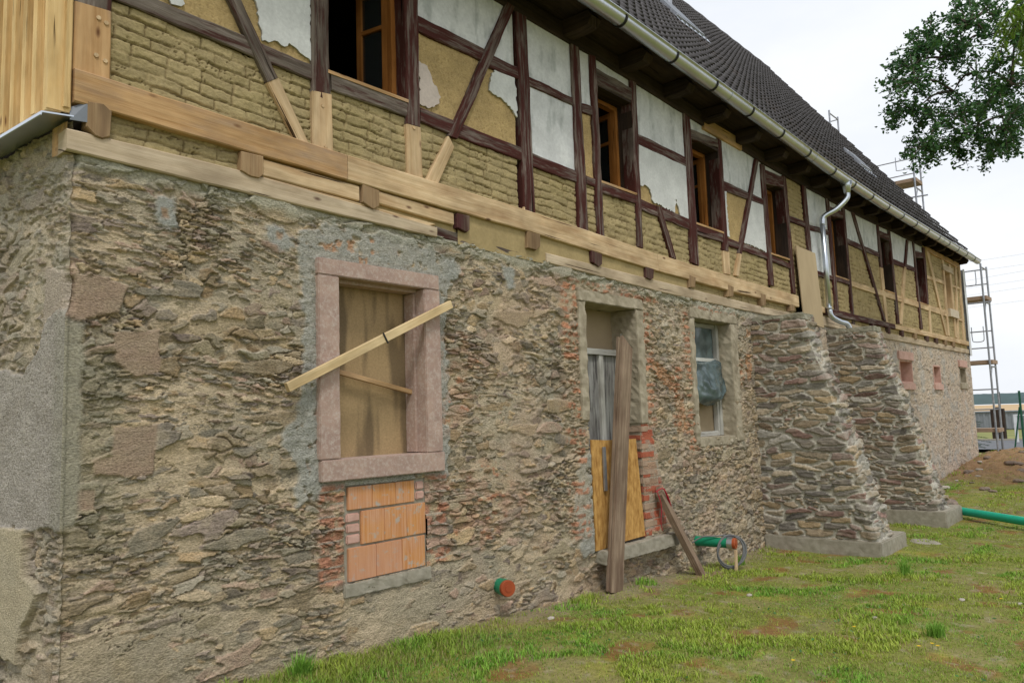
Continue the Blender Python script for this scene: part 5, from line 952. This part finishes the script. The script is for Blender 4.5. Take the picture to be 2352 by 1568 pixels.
# plywood sheet on the facade
tag(mesh('plywood_sheet', [(9.12, -.07, 2.80), (9.86, -.07, 2.75), (9.79, -.045, 3.83), (9.085, -.045, 3.84), (9.12, -.056, 2.80), (9.86, -.056, 2.75), (9.79, -.03, 3.83), (9.085, -.03, 3.84)], [(0, 1, 2, 3), (7, 6, 5, 4), (0, 4, 5, 1), (1, 5, 6, 2), (2, 6, 7, 3), (3, 7, 4, 0)], MT['ply']), 'tall pale plywood sheet fixed over the timber frame above the first buttress', 'board')
# torn plastic hanging in the small window
nu, nv = 26, 60; U, W_ = np.meshgrid(np.linspace(0, 1, nu), np.linspace(0, 1, nv), indexing='ij'); zz = 2.575-(.80+.10*np.sin(U*3.1))*W_
bul = .05+.10*ss(.5, .8, W_)*np.sin(U*math.pi)*ss(1.02, .9, W_); fold = .028*(ridge(U*2.6+W_*1.5, W_*1.8-U*1.1, 3, 5)-.5)*(.5+1.3*ss(.45, .7, W_))+.02*fbm(U*4, W_*4, 3, 8)*ss(.45, .6, W_); xx = 6.19+(.70+.10*ss(.5, .8, W_)*ss(1, .85, W_))*U
o = mesh('plastic_sheet', np.stack([xx, .185-(.055*ss(.44, .52, W_)+.75*bul)*ss(.42, .5, W_)-fold, zz], -1).reshape(-1, 3), gridfaces(nu, nv), MT['film'], smooth=True); tag(o, 'crumpled bluish plastic film hanging in the small old window', 'plastic sheet')
sm_ = o.modifiers.new('thickness', 'SOLIDIFY'); sm_.thickness = .002
# drain pipe stubs
def pipe(p0, p1, r_, mat, label, capm=MT['orange'], sleeve=False):
    p0, p1 = Vector(p0), Vector(p1); d = (p1-p0).normalized(); t = tag(empty('drain_pipe', tuple(p0)), label, 'drain pipe')
    MB().tube([p0, p1-d*.05], r_, 24).build('pipe', mat, t, False)
    MB().tube([p1-d*.085, p1-d*.03], r_*1.10, 24).build('socket', mat if not sleeve else MT['zinc'], t)
    MB().tube([p1-d*.035, p1-d*.006, p1], [r_*1.06, r_*1.06, r_*.98], 24).tube([p1-d*.0, p1+d*.004], r_*.45, 16).build('cap', capm, t); return t
pipe((2.96, .05, .385), (2.885, -.14, .392), .055, MT['pipegreen'], 'green drain pipe stub sticking out low in the wall right of the brick infill')
t = pipe((5.93, .02, .30), (5.99, -.40, .295), .050, MT['pipegreen'], 'green drain pipe stub beside the first buttress with a cable looped over it', sleeve=True)
# cable coil
cb = MB(); rr = random.Random(3); pts = []
for k in range(120):
    a = k/120*3*2*math.pi+1.2; R_ = .152+.012*math.sin(k*.11)+.006*math.sin(k*.37); pts.append((6.0+R_*math.cos(a)*.80+.025*math.sin(k*.17), -.335-R_*math.cos(a)*.60, .212+R_*math.sin(a)))
cb.tube(pts, .0095, 7); cb.tube(smoothpath([(5.79, -.02, .30), (5.86, -.10, .355), (5.92, -.2, .362), (5.98, -.28, .37), (6.04, -.30, .36)], 6), .0075, 7)
tag(cb.build('cable_coil', MT['cable'], None, True), 'coil of grey cable hanging over the capped green pipe', 'cable')
tag(MB().prism((5.955, -.40, -.02), (5.975, -.40, .235), .035, .02, up=(1, 0, 0)).build('stake', MT['new']), 'small wooden stake propping the capped green pipe', 'stake')
# long green pipe
tag(MB().tube([(11.9, -.55, .10), (11.3, -1.12, .105), (9.9, -2.75, .10), (8.6, -4.3, .09)], .055, 20).build('drain_pipe', MT['green'], None, True), 'long bright green pipe lying on the ground beyond the second buttress', 'drain pipe')
# stones
def rock(loc, s, mat, label, cat='stone', name='stone', sd=0, group=None):
    bm = bmesh.new(); bmesh.ops.create_icosphere(bm, subdivisions=3, radius=1)
    P = np.array([v.co[:] for v in bm.verts]); dn = 1+.28*fbm(P[:, 0]*1.6+sd, P[:, 1]*1.6+P[:, 2]*1.3+sd, 3, sd)
    for v, q in zip(bm.verts, dn): v.co = Vector((v.co.x*s[0], v.co.y*s[1], max(min(v.co.z, .75), -.8)*s[2]))*float(q)
    me = bpy.data.meshes.new(name); bm.to_mesh(me); bm.free(); o = link(name, me, mat); o.location = loc; o.rotation_euler = (0, 0, sd*1.3); return tag(o, label, cat, group)
MT['slate'] = flat_mat('brown slate', (.27, .21, .16), (.16, .12, .10), .9, 9, bs=.6, scale=(1, 1, 5)); MT['pale'] = flat_mat('pale stone', (.48, .44, .38), (.36, .32, .27), .9, 12, bs=.3)
rock((11.45, -.95, .16), (.28, .2, .12), MT['slate'], 'flat layered stone block lying behind the second footing', sd=1); rock((11.5, -.75, .34), (.22, .16, .09), MT['slate'], 'dark slab balanced on top of the layered block by the second buttress', sd=2)
rock((8.85, -1.40, -.005), (.22, .15, .022), MT['concrete'], 'flat grey slab in the grass beside the first footing', sd=3)
for k, (px, py) in enumerate([(1267, 1467), (2210, 1383), (2345, 1390), (2010, 1445), (1722, 1380), (1890, 1660)][:5]):
    d = fw+Rv*(px-1176)/1765-Uv*(py-784)/1765; tt = (0.03-CAM[2])/d[2]; p = CAM+d*tt; rock((p[0], p[1], float(zg(p[0], p[1]))+.006), (.03, .022, .014), MT['pale'], 'small pale pebble lying in the short grass of the yard', 'pebble', 'pebble', sd=0, group='pebbles in the grass')
rr = random.Random(8)
for k in range(60):
    x = rr.uniform(14.0, 21.5); y = rr.uniform(-2.6, -.25); s = rr.uniform(.04, .13); rock((x, y, float(zg(x, y))+s*.2), (s, s*.7, s*.4), MT['pale' if k % 3 == 0 else 'slate'], 'small stone on the mound of reddish earth', 'stone', 'stone', sd=k % 7, group='stones on the earth mound')
# dandelions
ym = flat_mat('dandelion yellow', (.75, .50, .02), (.65, .40, .01), .7, 20, bs=0); sm2 = flat_mat('stalk', (.14, .22, .05))
def dandelion(x, y):
    z = float(zg(x, y)); t = tag(empty('dandelion', (x, y, z)), 'tiny yellow dandelion flower in the grass', 'flower', 'dandelions in the grass'); MB().tube([(x, y, z), (x+.004, y, z+.03)], .0015, 5).build('stalk', sm2, t)
    b = MB()
    for k in range(12): a = k*.5236; b.add([(x+.004, y, z+.031), (x+.004+.012*math.cos(a), y+.012*math.sin(a), z+.036), (x+.004+.012*math.cos(a+.4), y+.012*math.sin(a+.4), z+.036)], [(0, 1, 2)])
    b.build('flower', ym, t)
for px, py in ((2115, 1537), (2158, 1534), (2380, 1380), (2145, 1528), (1826, 1586), (1965, 1483), (2300, 1385)):
    d = fw+Rv*(px-1176)/1765-Uv*(py-784)/1765; tt = (0.03-CAM[2])/d[2]; p = CAM+d*tt; dandelion(float(p[0]), float(p[1]))
# grass tuft standing higher in the yard
def tall_tuft(x, y, h, n_, seed, label):
    r = np.random.default_rng(seed); z = float(zg(x, y)); b = MB()
    for k in range(n_):
        a = r.random()*6.28; l = r.uniform(.1, .6)*h; hh = h*r.uniform(.5, 1); ox, oy = r.normal(0, .025, 2); w_ = .0035; dx, dy = math.cos(a), math.sin(a)
        b.add([(x+ox-dy*w_, y+oy+dx*w_, z), (x+ox+dy*w_, y+oy-dx*w_, z), (x+ox+dx*l*.4+dy*w_*.8, y+oy+dy*l*.4-dx*w_*.8, z+hh*.6), (x+ox+dx*l*.4-dy*w_*.8, y+oy+dy*l*.4+dx*w_*.8, z+hh*.6), (x+ox+dx*l, y+oy+dy*l, z+hh)], [(0, 1, 2, 3), (3, 2, 4)])
    c = np.tile(C3(.19, .36, .05), (len(b.v), 1))*np.repeat(r.uniform(.7, 1.4, n_), 5)[:, None]; tag(mesh('grass_tuft', b.v, b.f, MT['blade'], None, col=c), label, 'grass tuft')
tall_tuft(6.7, -1.75, .16, 90, 1, 'taller green tuft standing alone in front of the first buttress'); tall_tuft(4.35, -2.55, .11, 160, 2, 'thick rounded tuft near the bottom edge of the yard right of centre')
tall_tuft(1.15, -.18, .16, 170, 3, 'long grass growing against the wall foot below the boarded window'); tall_tuft(6.35, -.25, .12, 80, 4, 'weedy tuft beside the cable coil')
# ---------------------------------------------------------------- scaffold beyond the far gable
sc_ = tag(empty('scaffold', (20.85, 2.4, 0)), 'grey tubular steel scaffold standing behind the far gable', 'scaffold')
deckm = flat_mat('scaffold deck', (.36, .25, .17), (.26, .18, .12), .8, 5, bs=.2)
for y, top in ((-.27, 5.05), (1.03, 8.42), (3.05, 9.98), (5.1, 9.98)):
    for x in (20.5, 21.2):
        MB().tube([(x, y, .0), (x, y, top)], .024, 10).build('pole', MT['steel'], sc_)
    b = MB()
    for z in np.arange(.95, top, 1.6): b.tube([(20.5, y, z-.05), (21.2, y, z-.05)], .02, 8).tube([(20.5, y, z-.35), (20.75, y, z-.05)], .012, 6)
    b.tube([(20.5, y, top-.08), (21.2, y, top-.08)], .018, 8); b.build('cross_bar', MT['steel'], sc_)
for z, ya, yb in ((.93, -.33, 5.1), (2.60, -.33, 5.1), (4.19, -.33, 5.1), (7.50, 1.0, 5.1)): MB().box(20.53, 21.17, ya, yb, z-.03, z+.06).build('deck', deckm, sc_)
for z, ya, yb in ((5.0, -.27, 1.03), (4.62, -.27, 3.05), (3.42, -.27, 3.05), (3.0, -.27, 3.05), (1.95, -.27, 3.05), (1.45, -.27, 3.05), (8.28, 1.03, 5.1), (7.86, 1.03, 5.1), (9.9, 3.05, 5.1), (5.7, 1.03, 5.1), (6.2, 1.03, 5.1)):
    MB().tube([(21.2, ya, z), (21.2, yb, z)], .016, 8).build('guard_rail', MT['steel'], sc_)
MB().tube([(20.5, -.42, 4.08), (20.5, 1.03, 4.08)], .02, 8).tube([(20.5, .75, 7.02), (20.5, 3.05, 7.1)], .02, 8).build('ledger', MT['steel'], sc_)
for ya, yb, z in ((-.02, .22, 5.0), (-.08, .18, 3.55), (1.12, 1.62, 8.4)):
    MB().tube(smoothpath([(21.2, ya, z), (21.2, ya, z-.3), (21.2, ya+.04, z-.38), (21.2, yb-.04, z-.38), (21.2, yb, z-.3), (21.2, yb, z)], 4), .011, 7).build('gate_frame', MT['steel'], sc_)
# ---------------------------------------------------------------- beyond the house
gp = flat_mat('green fence paint', (.02, .10, .06), (.015, .07, .045), .5, 8, .3)
tag(MB().tube([(27.0, .70, -.1), (27.0, .66, 1.95)], .03, 8).build('fence_post', MT['iron']), 'thin dark post between scaffold and road', 'post')
fe = tag(empty('chain_link_fence', (28.6, .35, 0)), 'green chain-link fence with slanting strut beside the road', 'fence')
MB().tube([(28.6, .35, -.1), (28.6, .35, 1.98)], .035, 8).build('post', gp, fe); MB().tube([(28.6, .65, -.1), (28.6, .38, 1.45)], .025, 8).build('strut', gp, fe)
b = MB()
for z in (.15, 1.0, 1.75): b.tube([(28.6, .35, z), (28.6, -9, z)], .004, 5)
for k in range(70):
    y = .35-k*.13; b.tube([(28.6, y, .1), (28.6, y-1.6, 1.75)], .0022, 3, False).tube([(28.6, y, 1.75), (28.6, y-1.6, .1)], .0022, 3, False)
b.build('wire_mesh', MT['steel'], fe)
t = tag(empty('rope_barrier', (35.8, 1.6, 0)), 'white post with slack white rope beyond the road', 'barrier')
MB().box(35.75, 35.85, 1.55, 1.66, -.05, 1.12).build('post', MT['white'], t); MB().tube(smoothpath([(35.8, 1.6, 1.1), (35.8, -.3, .95), (35.8, -3, .95), (35.8, -6, 1.1)], 6), .02, 6).build('rope', MT['white'], t)
tag(MB().box(38.9, 39.3, 2.5, 3.0, -.05, 1.35).tube([(39.1, 2.75, 1.2), (39.1, 2.75, 1.42)], .15, 8).build('wooden_post', MT['dark']), 'thick dark wooden post at the field edge beyond the road', 'post')
t = tag(empty('grey_container', (55, 6, 0)), 'low dark grey container standing in the field beyond the road', 'container')
cm = flat_mat('grey container', (.24, .255, .28), (.20, .21, .235), .7, 3, bs=.1); MB().box(54, 57, 3.4, 9.5, .0, 1.05).build('body', cm, t); b = MB()
for k in range(20): b.box(53.96, 54.0, 3.5+k*.3, 3.6+k*.3, .05, 1.0)
b.build('ribs', cm, t); MB().box(53.9, 57.1, 3.3, 9.6, 1.05, 1.11).build('lid', cm, t)
def on_ray(px, py, D): d = fw+Rv*(px-1176)/1765-Uv*(py-784)/1765; return CAM+d*D
li_ = 0
for a, bq in (((2246, 599), (2352, 583)), ((2262, 620), (2352, 607)), ((2265, 637), (2352, 622)), ((2268, 655), (2352, 643)), ((2270, 672), (2352, 660)), ((2275, 700), (2352, 690))):
    kq = ['topmost', 'second', 'third', 'fourth', 'fifth', 'lowest'][li_]; li_ += 1
    p = on_ray(*a, 62); q = on_ray(*bq, 60); d = q-p; p0 = p-d*2.; p1 = p+d*9; n_ = 30; pts = [tuple(p0+(p1-p0)*k/n_+np.array([0, 0, -.0])) for k in range(n_+1)]
    tag(MB().tube(pts, .009, 4).build('power_line', MT['steel']), kq+' of the six thin power lines crossing the sky right of the gable', 'power line', 'overhead power lines')
# trees ------------------------------------------------------------
def leaf_tree(name, label, cat, boughs, twigs, leaf_len, seed, c1, c2, per=26, barkm=None, trunk=None):
    r = np.random.default_rng(seed); t = tag(empty(name, tuple(trunk[0])), label, cat); tb = MB(); tb.tube(trunk, list(np.linspace(.17, .09, len(trunk))), 10); tb.build('trunk', barkm, t)
    bb = MB()
    for P in boughs: sp = smoothpath(P, 5); bb.tube(sp, list(np.linspace(.026, .006, len(sp))), 6)
    pts = []
    for P in twigs:
        sp = np.array(smoothpath(P, 6)); bb.tube([tuple(q) for q in sp], list(np.linspace(.008, .002, len(sp))), 4, False)
        L_ = np.linalg.norm(sp[-1]-sp[0]); n_ = int(per*L_/.45)+8
        k = r.random(n_)**.8*(len(sp)-1.001); i = k.astype(int); q = sp[i]+(sp[i+1]-sp[i])*(k-i)[:, None]; pts.append(q+r.normal(0, .032, q.shape)+np.array([0, 0, -.012]))
    bb.build('branches', barkm, t); pts = np.concatenate(pts); n_ = len(pts); v = r.random(n_)[:, None]; cc = (C3(*c1)*(1-v)+C3(*c2)*v)*r.uniform(.75, 1.2, n_)[:, None]
    a = r.random(n_)*2*math.pi; el = r.uniform(-1.1, .5, n_); u = np.stack([np.cos(a)*np.cos(el), np.sin(a)*np.cos(el), np.sin(el)], 1); w_ = np.cross(u, r.normal(0, 1, (n_, 3))+np.array([0, 0, 1.5])); w_ /= np.linalg.norm(w_, axis=1)[:, None]; nn = np.cross(u, w_)
    s = leaf_len*r.uniform(.65, 1.2, n_)[:, None]; cur = nn*s*.16
    V = np.stack([pts, pts+u*s*.35+w_*s*.27+cur, pts+u*s*.75+w_*s*.20+cur*.6, pts+u*s-cur, pts+u*s*.75-w_*s*.20+cur*.6, pts+u*s*.35-w_*s*.27+cur, pts+u*s*.5], 1).reshape(-1, 3); i = np.arange(n_)*7
    f = np.concatenate([np.stack([i, i+1, i+2, i+6], 1), np.stack([i+6, i+2, i+3, i+4], 1), np.stack([i, i+6, i+4, i+5], 1)])
    mesh('crown', V, f, MT['leaf'], t, col=np.repeat(cc, 7, 0)); return t
bark = flat_mat('bark', (.13, .10, .08), (.07, .055, .045), .95, 20, bs=.6, scale=(1, 1, .3)); rr = random.Random(21)
Zt = lambda x, y, D: on_ray(2022.7+x*.2699, y*.2699, D)
trunk_base = np.array([12.2, -9.2, 0.]); D0 = 11.5
hub = Zt(2100, 700, D0+.3); trunk = [trunk_base, trunk_base+(hub-trunk_base)*np.array([.1, .1, .4]), trunk_base+(hub-trunk_base)*np.array([.5, .5, .8]), hub]
nodes = [(1150, 330), (900, 320), (700, 400), (560, 500), (820, 620), (620, 780), (900, 880), (520, 1060), (820, 1130), (1120, 720), (300, 700), (290, 950), (370, 430), (760, 200), (980, 130), (1250, 100), (400, 1230), (1000, 500), (1180, 950), (640, 1210), (950, 1230), (440, 900), (700, 980), (1050, 1080), (250, 600), (1000, 760)]
outl = [(440, 130), (560, 130), (240, 290), (330, 260), (620, 0), (760, -40), (900, -30), (70, 560), (160, 520), (100, 690), (50, 780), (190, 740), (25, 920), (60, 990), (150, 880), (30, 1110), (110, 1040), (220, 1190), (240, 1440), (210, 1300), (380, 1400), (450, 1350), (500, 1310), (600, 1290), (650, 1300), (710, 1350), (800, 1290), (900, 1350), (1010, 1265), (960, 1300), (735, 1100), (540, 360), (460, 340), (520, 300), (480, 200), (1085, 1330), (1140, 1215), (1220, 1320), (1140, 1110), (1230, 1060), (1210, 930), (1250, 650), (1250, 450), (290, 470), (310, 380), (620, 400), (1090, 900), (640, 250), (1080, 1150), (330, 560)]
N3 = [Zt(x, y, D0+rr.uniform(-.8, .8)) for x, y in nodes]; boughs = []
for (a, b_) in ((9, 0), (0, 1), (1, 2), (2, 3), (9, 4), (4, 5), (5, 10), (9, 6), (6, 7), (6, 8), (5, 11), (3, 12), (1, 13), (13, 14), (7, 16), (18, 19), (18, 20), (3, 24)):
    A_, B2 = N3[a], N3[b_]; boughs.append([A_, (A_+B2)/2+np.array([0, 0, .10]), B2])
for k in (0, 9, 18, 15): boughs.append([hub, (hub+N3[k])/2+np.array([0, 0, .15]), N3[k]])
twigs = []
for (x, y) in outl:
    near = min(range(len(nodes)), key=lambda k: (nodes[k][0]-x)**2+(nodes[k][1]-y)**2); A_ = N3[near]; E_ = Zt(x, y, D0+rr.uniform(-.6, .6)); m_ = (A_+E_)/2+np.array([rr.uniform(-.05, .05), rr.uniform(-.05, .05), .09]); twigs.append([A_, m_, E_])
    for q in range(2):
        f_ = rr.uniform(.45, .9); c_ = A_+(E_-A_)*f_; twigs.append([c_, c_+np.array([rr.uniform(-.09, .09), rr.uniform(-.09, .09), rr.uniform(-.05, .08)]), c_+np.array([rr.uniform(-.17, .17), rr.uniform(-.17, .17), rr.uniform(-.13, .10)])])
for P in N3:
    for q in range(10):
        v = np.array([rr.gauss(0, 1), rr.gauss(0, 1), rr.gauss(0, .9)]); v = v/np.linalg.norm(v)*rr.uniform(.25, .58); twigs.append([P+v*.1, P+v*.6+np.array([0, 0, .04]), P+v+np.array([0, 0, -.03])])
for k in range(36):      # the rest of the crown, right of the frame
    P = hub+np.array([rr.uniform(-1.2, 2.8), rr.uniform(-2.8, .3), rr.uniform(-.6, 2.6)])
    if (P-CAM)@Rv/((P-CAM)@fw) < .70: continue
    boughs.append([hub, (hub+P)/2, P])
    for q in range(8): v = np.array([rr.gauss(0, 1), rr.gauss(0, 1), rr.gauss(0, 1)])*.35; twigs.append([P, P+v*.6, P+v])
leaf_tree('fruit_tree', 'dark green broad-leaved tree reaching in from the upper right against the sky', 'tree', boughs, twigs, .068, 31, (.028, .09, .034), (.09, .20, .05), 27, bark, [tuple(p) for p in trunk])
def needle_tree(name, label, trunk, twigs, seed, nl, c1, c2, dens=900, r0=.09):
    r = np.random.default_rng(seed); t = tag(empty(name, tuple(trunk[0])), label, 'tree'); MB().tube(trunk, list(np.linspace(r0, r0*.3, len(trunk))), 8).build('trunk', bark, t); b = MB(); pts = []; dirs = []
    for P in twigs:
        sp = np.array(smoothpath(P, 6)); b.tube([tuple(q) for q in sp], list(np.linspace(.006, .0015, len(sp))), 4, False); L_ = np.linalg.norm(np.diff(sp, axis=0), axis=1).sum(); n_ = int(dens*L_); k = r.random(n_)*(len(sp)-1.001); i = k.astype(int)
        pts.append(sp[i]+(sp[i+1]-sp[i])*(k-i)[:, None]); d = sp[i+1]-sp[i]; dirs.append(d/(np.linalg.norm(d, axis=1)[:, None]+1e-9))
    b.build('branches', bark, t); P = np.concatenate(pts); Dr = np.concatenate(dirs); n_ = len(P); v = r.normal(0, 1, (n_, 3)); v -= Dr*(v*Dr).sum(1)[:, None]; v /= np.linalg.norm(v, axis=1)[:, None]; u = v*.8+Dr*.7; u /= np.linalg.norm(u, axis=1)[:, None]; w_ = np.cross(u, Dr); w_ /= np.linalg.norm(w_, axis=1)[:, None]+1e-9
    s = nl*r.uniform(.7, 1.2, n_)[:, None]; V = np.stack([P-w_*nl*.06, P+w_*nl*.06, P+u*s+w_*nl*.02, P+u*s-w_*nl*.02], 1).reshape(-1, 3); i = np.arange(n_)*4; q = r.random(n_)[:, None]
    mesh('needles', V, np.stack([i, i+1, i+2, i+3], 1), MT['leaf'], t, col=np.repeat(C3(*c1)*(1-q)+C3(*c2)*q, 4, 0)); return t
Dn = 7.0; tw_ = []; st_ = Zt(1500, -260, Dn)
for (x, y) in ((1000, 210), (960, 335), (950, 495), (1130, 590), (1080, 130), (1190, 420), (1060, 400), (1150, 250), (1210, 560), (1230, 330)):
    a = Zt(1220+rr.uniform(-20, 90), 20+rr.uniform(-60, 60), Dn+rr.uniform(-.1, .1)); e = Zt(x, y, Dn+rr.uniform(-.15, .15)); m_ = a*.5+e*.5+np.array([0, 0, .05]); tw_.append([st_, a*.6+st_*.4, a]); tw_.append([a, m_, e])
    for q in range(6): f_ = rr.uniform(.2, .95); c_ = a+(e-a)*f_; g_ = np.array([rr.uniform(-.06, .06), rr.uniform(-.06, .06), rr.uniform(-.13, -.03)]); tw_.append([c_, c_+g_*.5, c_+g_])
tb = np.array([7.6, -6.4, 0.])
needle_tree('larch_tree', 'bright green conifer twigs hanging at the upper right corner, nearer than the dark tree', [tuple(tb), tuple(tb+np.array([-.1, .1, 3.])), tuple(st_)], tw_, 5, .02, (.16, .30, .03), (.32, .48, .06), 3200)
sp_ = []; base = np.array([26.5, 2.0, 0.])
for k in range(60):
    z = rr.uniform(.3, 2.6); a = rr.uniform(0, 6.28); L_ = (2.9-z)*.5; p = base+np.array([0, 0, z]); sp_.append([p, p+np.array([math.cos(a)*L_*.5, math.sin(a)*L_*.5, -.02]), p+np.array([math.cos(a)*L_, math.sin(a)*L_, -.1*L_])])
needle_tree('spruce_tree', 'young dark spruce whose twigs show past the far house corner', [tuple(base), tuple(base+np.array([0, 0, 1.5])), tuple(base+np.array([0, 0, 2.9]))], sp_, 9, .05, (.015, .05, .025), (.03, .08, .03), 220, .05)
